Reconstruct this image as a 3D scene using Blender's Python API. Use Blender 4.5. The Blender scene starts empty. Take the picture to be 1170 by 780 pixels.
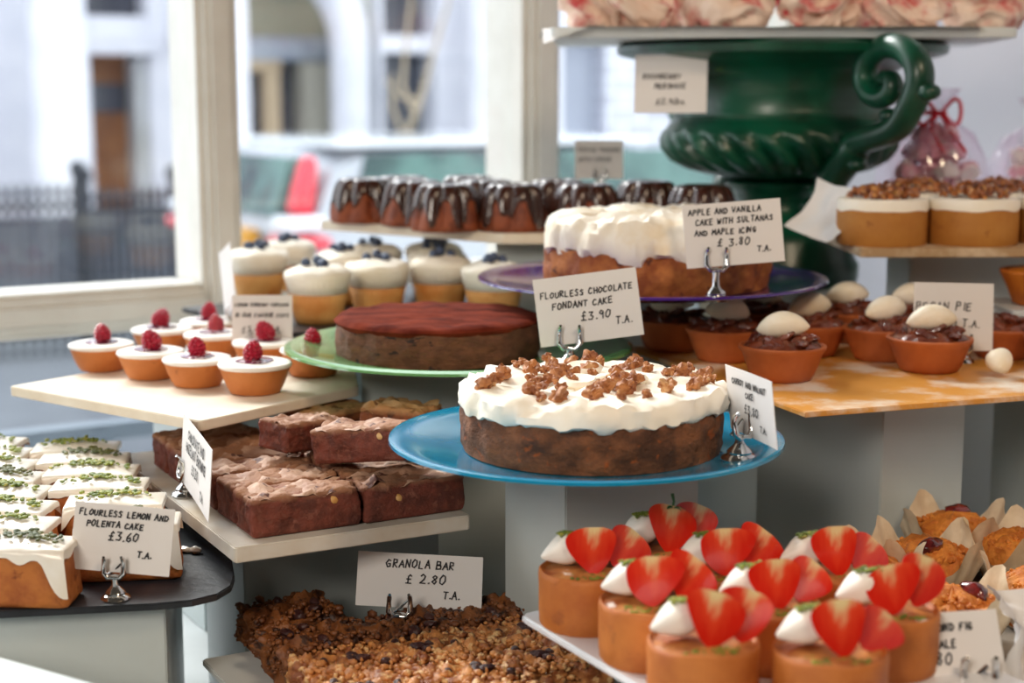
import bpy, bmesh, math, random
from mathutils import Vector, Matrix, noise
PI = math.pi
C = bpy.context.scene.collection
SC = bpy.context.scene
random.seed(7)

# ------------------------------------------------------------------ camera, world, lights, exposure
CZ = 1.45                      # eye height above the shop floor
FPX = 1800.0                   # focal length in pixels of the 1170 px wide photograph
PITCH = math.radians(9.0)
cp, sp = math.cos(PITCH), math.sin(PITCH)
cam = bpy.data.cameras.new('camera'); camo = bpy.data.objects.new('camera', cam); C.objects.link(camo)
cam.sensor_width = 36.0; cam.lens = 36.0 * FPX / 1170.0
camo.location = (0, 0, CZ); camo.rotation_euler = (PI / 2 - PITCH, 0, 0)
cam.clip_start = 0.05; cam.clip_end = 200
cam.dof.use_dof = True; cam.dof.focus_distance = 1.36; cam.dof.aperture_fstop = 4.0
SC.camera = camo
SC.view_settings.view_transform = 'Standard'; SC.view_settings.look = 'None'
SC.view_settings.gamma = 1.0; SC.view_settings.use_curve_mapping = False
SC.view_settings.exposure = 0.16
w = bpy.data.worlds.new('world'); SC.world = w; w.use_nodes = True
bg = w.node_tree.nodes['Background']; bg.inputs[0].default_value = (0.92, 0.96, 1.0, 1); bg.inputs[1].default_value = 2.9
SC.cycles.max_bounces = 8; SC.cycles.transparent_max_bounces = 16; SC.cycles.caustics_refractive = False; SC.cycles.caustics_reflective = False
SC.cycles.sample_clamp_indirect = 4.0
BD = Vector((0.857, 0.515, 0)); AD = Vector((-0.515, 0.857, 0))     # along the window / out through the window

def light(name, kind, loc, target, energy, color, **kw):
    l = bpy.data.lights.new(name, kind); o = bpy.data.objects.new(name, l); C.objects.link(o)
    o.location = loc; o.rotation_euler = (Vector(target) - Vector(loc)).to_track_quat('-Z', 'Y').to_euler()
    l.energy = energy; l.color = color
    for k, v in kw.items(): setattr(l, k, v)
    return o
# soft overcast daylight falling in through the shop window, from the far left
light('daylight', 'SUN', (-3, 5, 5), (-3 + 1.9, 5 - 2.7, 5 - 2.3), 7.5, (1.0, 0.975, 0.94), angle=math.radians(28))
# warm ceiling lamp at the right of the shop
light('shop_and_fill_light', 'AREA', (0.9, 0.2, CZ + 1.15), (0.25, 1.5, CZ - 0.3), 11, (1.0, 0.78, 0.55), shape='DISK', size=0.5)
light('shop_and_fill_light', 'AREA', (-1.0, -1.2, CZ + 0.95), (-0.1, 1.4, CZ - 0.4), 34, (1.0, 0.90, 0.78), shape='DISK', size=0.9)  # unseen fill lamp, added behind left to brighten the blocks under the boards

# ------------------------------------------------------------------ helpers
def G(u, v, z):
    """point on the horizontal plane z (relative to the eye) seen at photo position u, v"""
    a = (u - 585) / FPX; b = -(v - 390) / FPX
    t = z / (-sp + b * cp)
    return Vector((a * t, t * (cp + b * sp), z + CZ))
def D(u, v, t):
    a = (u - 585) / FPX; b = -(v - 390) / FPX
    return Vector((a * t, t * (cp + b * sp), CZ + t * (-sp + b * cp)))
def lin(c):
    if isinstance(c, str): c = [int(c[i:i + 2], 16) / 255 for i in (0, 2, 4)]
    return tuple((x / 12.92 if x <= 0.04045 else ((x + 0.055) / 1.055) ** 2.4) for x in c) + (1,)

class NT:
    def __init__(s, m): s.t = m.node_tree; s.n = s.t.nodes; s.l = s.t.links
    def new(s, ty, **kw):
        x = s.n.new(ty)
        for k, v in kw.items():
            if k.startswith('i_'):
                x.inputs[int(k[2:]) if k[2:].isdigit() else k[2:].replace('_', ' ')].default_value = v
            else: setattr(x, k, v)
        return x
    def link(s, a, b): s.l.new(a, b)

MATS = {}
def mat(name, c, c2=None, rough=0.6, scale=40, lo=0.4, hi=0.6, bump=0.0, bscale=None, bdist=0.002, metal=0, coat=0, sss=0,
        spec=0.5, c3=None, scale3=120, lo3=0.6, hi3=0.66, detail=4, trans=0, topc=None, topz=(0, 0), stretch=None, emit=0, vor=False):
    m = bpy.data.materials.new(name); m.use_nodes = True; MATS[name] = m
    k = NT(m); b = k.n['Principled BSDF']
    b.inputs['Roughness'].default_value = rough; b.inputs['Metallic'].default_value = metal
    b.inputs['Coat Weight'].default_value = coat; b.inputs['Coat Roughness'].default_value = 0.12
    b.inputs['Specular IOR Level'].default_value = spec
    b.inputs['Transmission Weight'].default_value = trans
    if sss:
        b.inputs['Subsurface Weight'].default_value = sss; b.inputs['Subsurface Scale'].default_value = 0.01
        b.inputs['Subsurface Radius'].default_value = (1, 0.6, 0.4)
    b.inputs['Base Color'].default_value = lin(c)
    tc = k.new('ShaderNodeTexCoord'); oi = k.new('ShaderNodeObjectInfo')
    add = k.new('ShaderNodeVectorMath', operation='ADD')
    mul = k.new('ShaderNodeMath', operation='MULTIPLY', i_1=7.3)
    k.link(oi.outputs['Random'], mul.inputs[0]); k.link(tc.outputs['Object'], add.inputs[0]); k.link(mul.outputs[0], add.inputs[1])
    vec = add.outputs[0]
    if stretch:
        mp = k.new('ShaderNodeVectorMath', operation='MULTIPLY'); mp.inputs[1].default_value = stretch
        k.link(vec, mp.inputs[0]); vec = mp.outputs[0]
    def nz(sc, det=detail):
        n = k.new('ShaderNodeTexNoise', i_Scale=sc, i_Detail=det, i_Roughness=0.6); k.link(vec, n.inputs['Vector']); return n.outputs[0]
    def ramp(src, a, z):
        r = k.new('ShaderNodeMapRange'); r.inputs[1].default_value = a; r.inputs[2].default_value = z; k.link(src, r.inputs[0]); return r.outputs[0]
    def mix(f, a, bb):
        x = k.new('ShaderNodeMix', data_type='RGBA'); k.link(f, x.inputs[0])
        if isinstance(a, (str, tuple)): x.inputs[6].default_value = lin(a)
        else: k.link(a, x.inputs[6])
        if isinstance(bb, (str, tuple)): x.inputs[7].default_value = lin(bb)
        else: k.link(bb, x.inputs[7])
        return x.outputs[2]
    col = None
    if c2: col = mix(ramp(nz(scale), lo, hi), c, c2)
    if c3: col = mix(ramp(nz(scale3), lo3, hi3), col if col else c, c3)
    if topc:
        sx = k.new('ShaderNodeSeparateXYZ'); k.link(tc.outputs['Object'], sx.inputs[0])
        ad = k.new('ShaderNodeMath', operation='MULTIPLY_ADD', i_1=(topz[1] - topz[0]) * 1.2, ); k.link(nz(60), ad.inputs[0]); k.link(sx.outputs[2], ad.inputs[2])
        col = mix(ramp(ad.outputs[0], topz[0] + 0.6 * (topz[1] - topz[0]), topz[1] + 0.6 * (topz[1] - topz[0])), col if col else c, topc)
    if col: k.link(col, b.inputs['Base Color'])
    if bump:
        bp = k.new('ShaderNodeBump', i_Strength=bump, i_Distance=bdist)
        if vor:
            vn = k.new('ShaderNodeTexVoronoi', i_Scale=bscale or scale); k.link(vec, vn.inputs['Vector']); k.link(vn.outputs[0], bp.inputs['Height'])
        else: k.link(nz(bscale or scale, 6), bp.inputs['Height'])
        k.link(bp.outputs[0], b.inputs['Normal'])
    if emit:
        b.inputs['Emission Strength'].default_value = emit; b.inputs['Emission Color'].default_value = lin(c)
    return m

# ---- mesh builders: every builder adds to a bmesh
def rect_faces(bm, grid, close_u=False):
    n = len(grid)
    for i in range(n - (0 if close_u else 1)):
        a, b = grid[i], grid[(i + 1) % n]
        for j in range(len(a) - 1):
            try: bm.faces.new((a[j], b[j], b[j + 1], a[j + 1]))
            except ValueError: pass
def lathe(bm, prof, segs=48, fn=None, M=None, a0=0, a1=2 * PI):
    full = abs(a1 - a0 - 2 * PI) < 1e-6
    grid = []
    for i in range(segs + (0 if full else 1)):
        a = a0 + (a1 - a0) * i / segs; row = []
        for j, (r, z) in enumerate(prof):
            if fn: r, z = fn(a, r, z, j)
            p = Vector((r * math.cos(a), r * math.sin(a), z))
            row.append(bm.verts.new(M @ p if M else p))
        grid.append(row)
    rect_faces(bm, grid, full)
    return grid
def rbox(bm, sx, sy, sz, r, n=8, M=None, taper=0.0, arch=0.0):
    """rounded box, base at z=0; taper narrows the top"""
    h = Vector((sx / 2, sy / 2, sz / 2)); inner = Vector((max(h.x - r, 0), max(h.y - r, 0), max(h.z - r, 0)))
    cs = [math.sin(PI / 2 * (2 * i / n - 1)) for i in range(n + 1)]
    cs = [0.5 * c + 0.5 * (2 * i / n - 1) if n > 8 else c for i, c in enumerate(cs)]
    for ax in range(3):
        for s in (-1, 1):
            rows = []
            for a in cs:
                row = []
                for b in cs:
                    p = [0, 0, 0]; p[ax] = s; p[(ax + 1) % 3] = a; p[(ax + 2) % 3] = b
                    q = Vector((p[0] * h.x, p[1] * h.y, p[2] * h.z))
                    cl = Vector([max(-inner[i], min(inner[i], q[i])) for i in range(3)])
                    d = q - cl
                    if d.length > 1e-9: q = cl + d.normalized() * r
                    f = 1 - taper * (q.z / sz + 0.5)
                    q.x *= f; q.y *= f; q.z += h.z
                    if arch: q.z += arch * (1 - (q.x / h.x) ** 2) * (1 - (q.y / h.y) ** 2) * (q.z / sz)
                    row.append(bm.verts.new(M @ q if M else q))
                rows.append(row)
            if s < 0: rows = rows[::-1]
            rect_faces(bm, rows)
def tube(bm, pts, rad, segs=8, sy=1.0, cap=True, ref=None):
    pts = [Vector(p) for p in pts]; n = len(pts)
    if not hasattr(rad, '__len__'): rad = [rad] * n
    ref = Vector(ref) if ref else None
    grid = []
    up = None
    for i, p in enumerate(pts):
        t = (pts[min(i + 1, n - 1)] - pts[max(i - 1, 0)]).normalized()
        if ref: x = ref.normalized(); y = t.cross(x).normalized()
        else:
            if up is None: up = Vector((0, 0, 1)) if abs(t.z) < 0.9 else Vector((1, 0, 0))
            x = (up - t * up.dot(t)).normalized(); up = x; y = t.cross(x)
        grid.append([bm.verts.new(p + (x * math.cos(2 * PI * k / segs) * sy + y * math.sin(2 * PI * k / segs)) * rad[i]) for k in range(segs)])
    for i in range(n - 1):
        for k in range(segs):
            bm.faces.new((grid[i][k], grid[i][(k + 1) % segs], grid[i + 1][(k + 1) % segs], grid[i + 1][k]))
    if cap:
        bm.faces.new(grid[0][::-1]); bm.faces.new(grid[-1])
def ball(bm, c, r, sub=2, M=None, sc=(1, 1, 1), rot=None):
    mt = Matrix.Translation(Vector(c)) @ (rot if rot else Matrix.Identity(4)) @ Matrix.Diagonal((r * sc[0], r * sc[1], r * sc[2], 1))
    if M: mt = M @ mt
    return bmesh.ops.create_icosphere(bm, subdivisions=sub, radius=1, matrix=mt)['verts']
def prism(bm, poly, z0, z1, rad=0, M=None):
    pts = [Vector((p[0], p[1])) for p in poly]
    if rad:
        out = []
        for i, p in enumerate(pts):
            a = (pts[i - 1] - p).normalized(); b = (pts[(i + 1) % len(pts)] - p).normalized()
            for k in range(5):
                s = k / 4; q = p + a * rad * (1 - s) ** 2 + b * rad * s ** 2
                out.append(q)
        pts = out
    lo = [bm.verts.new(Vector((p.x, p.y, z0))) for p in pts]; hi = [bm.verts.new(Vector((p.x, p.y, z1))) for p in pts]
    n = len(pts)
    bm.faces.new(lo[::-1]); bm.faces.new(hi)
    for i in range(n): bm.faces.new((lo[i], lo[(i + 1) % n], hi[(i + 1) % n], hi[i]))
def sbox(bm, x0, x1, y0, y1, z0, z1, M=None):
    v = [bm.verts.new((M @ Vector(p)) if M else p) for p in ((x0, y0, z0), (x1, y0, z0), (x1, y1, z0), (x0, y1, z0), (x0, y0, z1), (x1, y0, z1), (x1, y1, z1), (x0, y1, z1))]
    for f in ((3, 2, 1, 0), (4, 5, 6, 7), (0, 1, 5, 4), (1, 2, 6, 5), (2, 3, 7, 6), (3, 0, 4, 7)): bm.faces.new([v[i] for i in f])
def rough_up(bm, amp, scale, seed=0, octv=3, keep_base=False, fn=None, ridged=False):
    bmesh.ops.remove_doubles(bm, verts=bm.verts, dist=1e-5)
    bm.normal_update(); off = Vector((seed * 3.1, seed * 1.7, seed * 5.3))
    for v in bm.verts:
        if keep_base and v.co.z < 0.0015: continue
        p = v.co * scale + off
        d = noise.fractal(p, 0.7, 2.0, octv)
        if ridged: d = 0.5 - abs(d) * 2
        k = fn(v) if fn else 1
        v.co += v.normal * d * amp * k
def B(): return bmesh.new()
def obj(name, bm, m, parent=None, smooth=True, ang=40, clean=True, bevel=0):
    if clean: bmesh.ops.remove_doubles(bm, verts=bm.verts, dist=2e-6)
    bmesh.ops.recalc_face_normals(bm, faces=bm.faces)
    if bevel:
        bmesh.ops.bevel(bm, geom=[e for e in bm.edges if len(e.link_faces) == 2 and e.calc_face_angle(0) > 0.6], offset=bevel, segments=2, affect='EDGES', clamp_overlap=True)
    me = bpy.data.meshes.new(name); bm.to_mesh(me); bm.free()
    if smooth:
        for p in me.polygons: p.use_smooth = True
        if ang: me.set_sharp_from_angle(angle=math.radians(ang))
    me.materials.append(m)
    o = bpy.data.objects.new(name, me); C.objects.link(o)
    if parent: o.parent = parent
    return o
def tag(o, label, cat=None, group=None, kind=None):
    if label: o['label'] = label
    if cat: o['category'] = cat
    if group: o['group'] = group
    if kind: o['kind'] = kind
    return o
def thing(name, label, cat, loc=(0, 0, 0), rz=0, group=None):
    o = bpy.data.objects.new(name, None); C.objects.link(o); o.empty_display_size = 0.02
    o.location = loc; o.rotation_euler = (0, 0, rz)
    return tag(o, label, cat, group)
def copy_tree(o, parent=None):
    c = o.copy(); C.objects.link(c); c.parent = parent
    for ch in list(o.children): copy_tree(ch, c)
    return c
def place(proto, used, loc, rz, label, group, s=1.0, tilt=None):
    """the first call moves the prototype, later ones a copy of it and its parts"""
    o = proto if not used[0] else copy_tree(proto)
    used[0] = True
    o.location = loc; o.rotation_euler = (tilt[0] if tilt else 0, tilt[1] if tilt else 0, rz); o.scale = (s, s, s)
    tag(o, label, None, group)
    return o
def multi(protos, items, group, scales=None):
    """protos: list of prototypes used in turn; items: (loc, rz, label[, scale[, tilt]])"""
    used = [[False] for _ in protos]; out = []
    for i, it in enumerate(items):
        k = i % len(protos)
        out.append(place(protos[k], used[k], it[0], it[1], it[2], group, it[3] if len(it) > 3 else 1.0, it[4] if len(it) > 4 else None))
    return out
def struct(name, bm, m, **kw):
    o = obj(name, bm, m, **kw); o['kind'] = 'structure'; return o

# ------------------------------------------------------------------ materials
white_paint = mat('white_paint', 'd8dcdc', 'd0d4d4', rough=0.45, scale=6, bump=0.05, bscale=80)
frame_paint = mat('frame_paint', 'dcd8d0', 'd4cfc6', rough=0.4, scale=9)
block_paint = mat('block_paint', 'c6cdcc', 'bcc4c3', rough=0.4, scale=5, lo=0.3, hi=0.7, bump=0.05, bscale=60)
wall_paint = mat('wall_paint', 'c9c8d2', rough=0.8)
room_paint = mat('room_paint', '4c463e', rough=0.9)
dark_room = mat('dark_room', '4a443e', rough=0.9)
cream_stone = mat('cream_stone', 'efe4d2', 'e0d0b8', rough=0.5, scale=18, lo=0.35, hi=0.7, bump=0.1, bscale=70, c3='b09a80', scale3=160, lo3=0.72, hi3=0.76)
marble = mat('marble', 'd8d2c8', 'c4b49c', rough=0.4, scale=14, lo=0.4, hi=0.75, bump=0.08, bscale=60)
slate_m = mat('slate', '1c1e22', '2a2c32', rough=0.38, scale=25, bump=0.5, bscale=90, bdist=0.001)
yellow_wood = mat('yellow_board', 'd8943c', 'e0a04a', rough=0.4, scale=10, c3='f4e8d8', scale3=11, lo3=0.49, hi3=0.62, detail=10)
parch = mat('parchment', 'e0cdb0', 'cdb594', rough=0.55, scale=30, bump=0.3, bscale=120, bdist=0.001)
wpaper = mat('white_paper', 'e6e2e0', rough=0.7, bump=0.2, bscale=50)
card_m = mat('card_stock', 'e4e0de', rough=0.75)
ink = mat('ink', '1a181e', rough=0.5)
chrome = mat('chrome', 'd8d8d8', rough=0.12, metal=1)
blue_glass = mat('blue_glaze', '0f86b0', '1a92bc', rough=0.12, scale=4, coat=0.6)
green_glass = mat('green_glass', '72b86c', '8cc884', rough=0.1, scale=3, coat=0.8, trans=0.25)
purple_glass = mat('purple_glaze', '46287c', '4e3088', rough=0.1, scale=3, coat=0.8)
white_china = mat('white_china', 'e4e6ea', rough=0.15, coat=0.5)
pastry = mat('pastry', 'cc7e40', 'b4652c', rough=0.6, scale=25, lo=0.3, hi=0.75, bump=0.35, bscale=420, bdist=0.0008, c3='8a4720', scale3=60, lo3=0.6, hi3=0.8)
pastry_red = mat('dark_pastry', 'ba6430', '9a4a20', rough=0.6, scale=25, lo=0.3, hi=0.75, bump=0.35, bscale=420, bdist=0.0008)
frangi = mat('frangipane', 'c87832', 'aa5a20', rough=0.6, scale=28, lo=0.3, hi=0.7, bump=0.4, bscale=500, bdist=0.0007, c3='7c3e1e', scale3=45, lo3=0.6, hi3=0.8)
frangi_top = mat('frangipane_top', 'c88648', '9c5428', rough=0.55, scale=45, bump=0.5, bscale=300, bdist=0.001, c3='f0e2dc', scale3=30, lo3=0.64, hi3=0.68)
icing = mat('white_icing', 'f2ece2', 'ece2d2', rough=0.3, scale=30, coat=0.3)
golden = mat('golden_sponge', 'e2ac66', 'cc8038', rough=0.6, scale=25, lo=0.35, hi=0.65)
frost = mat('cream_frosting', 'fff8ea', 'f8ecd2', rough=0.5, scale=18, lo=0.4, hi=0.8, bump=0.25, bscale=60)
frost_w = mat('white_frosting', 'f2e8d8', 'e2c89c', rough=0.5, scale=22, lo=0.45, hi=0.8, bump=0.3, bscale=70)
cream_q = mat('ivory_cream', 'f8eedc', 'f0e2c6', rough=0.45, scale=30, bump=0.15, bscale=100)
cream_w = mat('whipped_cream', 'f4eee6', rough=0.45, bump=0.1, bscale=90)
raspb = mat('raspberry', 'c0203c', 'a01430', rough=0.35, scale=200, coat=0.2)
jam = mat('jam', '5c1430', '7a2848', rough=0.12, scale=60, coat=0.5, c3='e8d8e0', scale3=90, lo3=0.56, hi3=0.62)
blueb = mat('blueberry', '2a3550', '52607c', rough=0.5, scale=90)
choc_sponge = mat('dark_sponge', '6e3018', '964a26', rough=0.6, scale=50, bump=0.6, bscale=200, bdist=0.001)
glaze = mat('chocolate_glaze', '341a12', '44241a', rough=0.22, scale=30, coat=0.45)
cocoa = mat('cocoa_dust', '8a3a24', '4e180d', rough=0.95, scale=20, lo=0.30, hi=0.68, bump=0.6, bscale=80, bdist=0.002, spec=0.1, stretch=(1, 2.2, 1))
choc_side = mat('fondant_side', '5c3420', '7a4a30', rough=0.75, scale=55, lo=0.4, hi=0.7, bump=1, bscale=140, bdist=0.002, c3='2c140c', scale3=60, lo3=0.62, hi3=0.66, stretch=(1, 1, 2))
carrot_side = mat('carrot_sponge', '8c5634', '52301c', rough=0.8, scale=36, lo=0.38, hi=0.64, bump=1, bscale=240, bdist=0.0022, c3='a0501e', scale3=80, lo3=0.6, hi3=0.68)
apple_side = mat('apple_sponge', 'b0682e', '8a4418', rough=0.75, scale=40, bump=0.9, bscale=160, bdist=0.002, c3='5a2810', scale3=45, lo3=0.58, hi3=0.64)
walnut_m = mat('walnut', 'b87a48', '8a4e28', rough=0.55, scale=120, bump=0.8, bscale=300, bdist=0.001, c3='d0a070', scale3=90, lo3=0.58, hi3=0.66)
lemon_sponge = mat('lemon_sponge', 'bc7030', 'a05522', rough=0.7, scale=35, bump=0.9, bscale=320, bdist=0.001, c3='723414', scale3=55, lo3=0.62, hi3=0.7)
pist = mat('pistachio', '8a9436', '566a26', rough=0.6, scale=90, c3='b0a84c', scale3=150, lo3=0.55, hi3=0.62)
pist_d = mat('dark_pistachio', '44502a', '6a6a34', rough=0.6, scale=90)
brownie_m = mat('brownie', '7a3a2a', '5a2a1e', rough=0.7, scale=60, bump=1, bscale=220, bdist=0.0022, topc='a87858', topz=(0.0285, 0.035), c3='7a4434', scale3=140, lo3=0.55, hi3=0.62)
blondie_m = mat('blondie', '8a4c24', '6a3616', rough=0.7, scale=60, bump=1, bscale=200, bdist=0.002, topc='b08050', topz=(0.024, 0.03), c3='4a2410', scale3=40, lo3=0.6, hi3=0.66)
crust_m = mat('brownie_crust', 'cca68c', 'a47458', rough=0.6, scale=35, lo=0.35, hi=0.65, bump=0.9, bscale=120, bdist=0.002, c3='5c3022', scale3=55, lo3=0.58, hi3=0.64)
hazel_m = mat('hazelnut', 'c8924e', 'dcb478', rough=0.5, scale=40)
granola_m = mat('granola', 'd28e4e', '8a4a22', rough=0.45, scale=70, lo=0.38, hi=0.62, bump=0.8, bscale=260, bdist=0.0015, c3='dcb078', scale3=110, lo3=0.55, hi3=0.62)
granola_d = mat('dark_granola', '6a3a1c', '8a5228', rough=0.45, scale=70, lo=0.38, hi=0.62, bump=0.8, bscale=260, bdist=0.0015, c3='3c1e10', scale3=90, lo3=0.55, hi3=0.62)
raisin_m = mat('raisin', '34181a', '4a2a24', rough=0.4, scale=90, bump=1, bscale=300, bdist=0.001)
pecan_m = mat('pecan', '5c2618', '7e3c22', rough=0.3, scale=70, coat=0.5, bump=0.8, bscale=250, bdist=0.001)
urn_m = mat('green_urn_paint', '065038', '043624', rough=0.36, scale=12, coat=0.12, c3='5c7a2c', scale3=26, lo3=0.68, hi3=0.78, bump=0.15, bscale=40)
urn_dark = mat('dark_urn_paint', '06241c', rough=0.3)
meringue_m = mat('meringue', 'f0dccc', 'e6c8b4', rough=0.6, scale=12, bump=0.3, bscale=50, c3='c8303c', scale3=26, lo3=0.50, hi3=0.66, detail=9, stretch=(1, 1, 0.8))
caramel_m = mat('caramel_sponge', 'c0843a', 'b0702a', rough=0.65, scale=22, lo=0.3, hi=0.7, bump=0.3, bscale=400, bdist=0.0008, c3='8c4c1c', scale3=50, lo3=0.6, hi3=0.75)
orange_m = mat('orange_pastry', 'd2781e', 'b45c14', rough=0.55, scale=25, bump=0.2, bscale=300, bdist=0.0008)
nut_m = mat('chopped_nuts', 'b06830', '5a2812', rough=0.4, scale=120, c3='d09858', scale3=110, lo3=0.56, hi3=0.62, coat=0.3)
crumble_m = mat('crumble', 'dc8a34', 'c06a22', rough=0.6, scale=80, bump=1, bscale=250, bdist=0.002)
fig_m = mat('fig', '4a1418', '7c2420', rough=0.15, scale=90, coat=0.8)
pink_m = mat('pink_sweets', 'eeb4c8', 'ffffff', rough=0.6, scale=22, lo=0.45, hi=0.55)
ribbon_m = mat('red_ribbon', 'e0142c', rough=0.4)
red_lens = mat('red_lens', 'dc2038', rough=0.15, coat=0.5)
car_m = mat('car_silver', 'a8acb4', rough=0.25, coat=0.8, metal=0.2)
car_roof = mat('car_white', 'e6eaf0', rough=0.2, coat=0.8)
car_glass = mat('car_glass', '5a7a74', '2c3a3e', rough=0.12, scale=2.0, spec=0.3)
tyre = mat('tyre', '202226', rough=0.8)
plate_y = mat('yellow_plate', 'd89a30', rough=0.5)
asphalt = mat('asphalt', '6c7078', '62666e', rough=0.9, scale=3)
pave = mat('pavement', '8a8e98', '7c808a', rough=0.9, scale=2)
kerb_m = mat('kerb', 'b8bcc4', rough=0.9)
stucco = mat('white_stucco', 'dddde4', 'd2d3dc', rough=0.8, scale=2)
stone_g = mat('grey_stone', 'c4c6c8', 'b4b4b0', rough=0.85, scale=1.5)
olive_m = mat('olive_blind', '8c8c78', rough=0.8)
shopdark = mat('dark_window_glass', '50525c', '3c3e48', rough=0.2, scale=1.2)
oak_door = mat('oak_door', 'a0683a', '845028', rough=0.5, scale=3)
tan_wood = mat('tan_wood', 'b8a284', rough=0.6)
iron_m = mat('black_iron', '2c3038', rough=0.5)
sill_m = mat('blue_grey_paint', '6a7684', rough=0.6)
bark = mat('pale_bark', '9a8c78', rough=0.9)
def brick_mat():
    m = bpy.data.materials.new('pale_brick'); m.use_nodes = True; k = NT(m); b = k.n['Principled BSDF']; b.inputs['Roughness'].default_value = 0.9
    tc = k.new('ShaderNodeTexCoord'); mp = k.new('ShaderNodeMapping'); mp.inputs['Rotation'].default_value = (PI / 2, 0, 0)
    br = k.new('ShaderNodeTexBrick', i_Scale=1.0); br.inputs['Color1'].default_value = lin('c4c6d0'); br.inputs['Color2'].default_value = lin('b4b4c0'); br.inputs['Mortar'].default_value = lin('e4e6ee')
    br.inputs['Brick Width'].default_value = 0.4; br.inputs['Row Height'].default_value = 0.16; br.inputs['Mortar Size'].default_value = 0.02
    k.link(tc.outputs['Object'], mp.inputs[0]); k.link(mp.outputs[0], br.inputs['Vector']); k.link(br.outputs[0], b.inputs['Base Color']); return m
pale_brick = brick_mat()
def thin_mat(name, tint, fac):
    m = bpy.data.materials.new(name); m.use_nodes = True; k = NT(m); k.n.remove(k.n['Principled BSDF'])
    tr = k.new('ShaderNodeBsdfTransparent'); tr.inputs[0].default_value = lin(tint); gl = k.new('ShaderNodeBsdfGlossy', i_Roughness=0.08)
    mx = k.new('ShaderNodeMixShader', i_0=fac); k.link(tr.outputs[0], mx.inputs[1]); k.link(gl.outputs[0], mx.inputs[2])
    k.link(mx.outputs[0], k.n['Material Output'].inputs[0]); return m
pane_m = thin_mat('window_glass', 'fafcfc', 0.04)
cello = thin_mat('cellophane', 'fcf6fa', 0.10)
def berry_mat():
    """cut strawberry: red flesh, pale core fanning out under the calyx"""
    m = bpy.data.materials.new('strawberry'); m.use_nodes = True; k = NT(m); b = k.n['Principled BSDF']
    b.inputs['Roughness'].default_value = 0.22; b.inputs['Coat Weight'].default_value = 0.4
    tc = k.new('ShaderNodeTexCoord'); sx = k.new('ShaderNodeSeparateXYZ'); k.link(tc.outputs['Object'], sx.inputs[0])
    ab = k.new('ShaderNodeMath', operation='ABSOLUTE'); k.link(sx.outputs[0], ab.inputs[0])
    e1 = k.new('ShaderNodeMath', operation='MULTIPLY_ADD', i_1=-1.5); k.link(ab.outputs[0], e1.inputs[0]); k.link(sx.outputs[2], e1.inputs[2])
    n = k.new('ShaderNodeTexNoise', i_Scale=220.0); mp = k.new('ShaderNodeVectorMath', operation='MULTIPLY'); mp.inputs[1].default_value = (1, 0.3, 0.25)
    k.link(tc.outputs['Object'], mp.inputs[0]); k.link(mp.outputs[0], n.inputs['Vector'])
    e2 = k.new('ShaderNodeMath', operation='MULTIPLY_ADD', i_1=0.026); k.link(n.outputs[0], e2.inputs[0]); k.link(e1.outputs[0], e2.inputs[2])
    r = k.new('ShaderNodeValToRGB'); r.color_ramp.elements[0].position = 0.0; r.color_ramp.elements[0].color = lin('cc2414')
    r.color_ramp.elements[1].position = 1.0; r.color_ramp.elements[1].color = lin('e0c894')
    x = r.color_ramp.elements.new(0.55); x.color = lin('da4426')
    mr = k.new('ShaderNodeMapRange'); mr.inputs[1].default_value = 0.012; mr.inputs[2].default_value = 0.044; k.link(e2.outputs[0], mr.inputs[0]); k.link(mr.outputs[0], r.inputs[0])
    ge = k.new('ShaderNodeMath', operation='LESS_THAN', i_1=0.0006); k.link(sx.outputs[1], ge.inputs[0])
    mx = k.new('ShaderNodeMix', data_type='RGBA'); mx.inputs[6].default_value = lin('b81c10'); k.link(r.outputs[0], mx.inputs[7]); k.link(ge.outputs[0], mx.inputs[0])
    k.link(mx.outputs[2], b.inputs['Base Color']); return m
berry_m = berry_mat()

# ------------------------------------------------------------------ the room
RM = Matrix(((BD.x, AD.x, 0, 0), (BD.y, AD.y, 0, 0), (0, 0, 1, 0), (0, 0, 0, 1)))      # columns: along the window, out through it
WA = 2.19                        # the glass plane lies at A = 2.19
S0 = BD.dot(Vector((-0.434, 2.3, 0)))        # s of the left post
def R(s, a, z): return Vector((BD.x * s + AD.x * a, BD.y * s + AD.y * a, z))
def room_box(name, m, s0, s1, a0, a1, z0, z1, kind='structure', parent=None, bevel=0):
    bm = B(); sbox(bm, s0, s1, a0, a1, z0, z1, RM); o = obj(name, bm, m, parent, smooth=False, bevel=bevel)
    if kind and not parent: o['kind'] = kind
    return o
SR = S0 + 1.12                   # where the white side wall meets the window
SL = -3.2
room_box('floor', mat('shop_floor', '5a4e40', '4c4236', rough=0.6, scale=3), SL, SR, -3.0, WA + 0.06, -0.05, 0)
room_box('ceiling', room_paint, SL, SR + 0.1, -3.0, WA + 0.06, CZ + 1.35, CZ + 1.45)
room_box('wall_right', wall_paint, SR, SR + 0.1, -3.0, WA + 0.06, 0, CZ + 1.35)
room_box('wall_back', room_paint, SL, SR, -3.1, -3.0, 0, CZ + 1.35)
room_box('wall_left', room_paint, SL - 0.1, SL, -3.0, WA + 0.06, 0, CZ + 1.35)
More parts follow.
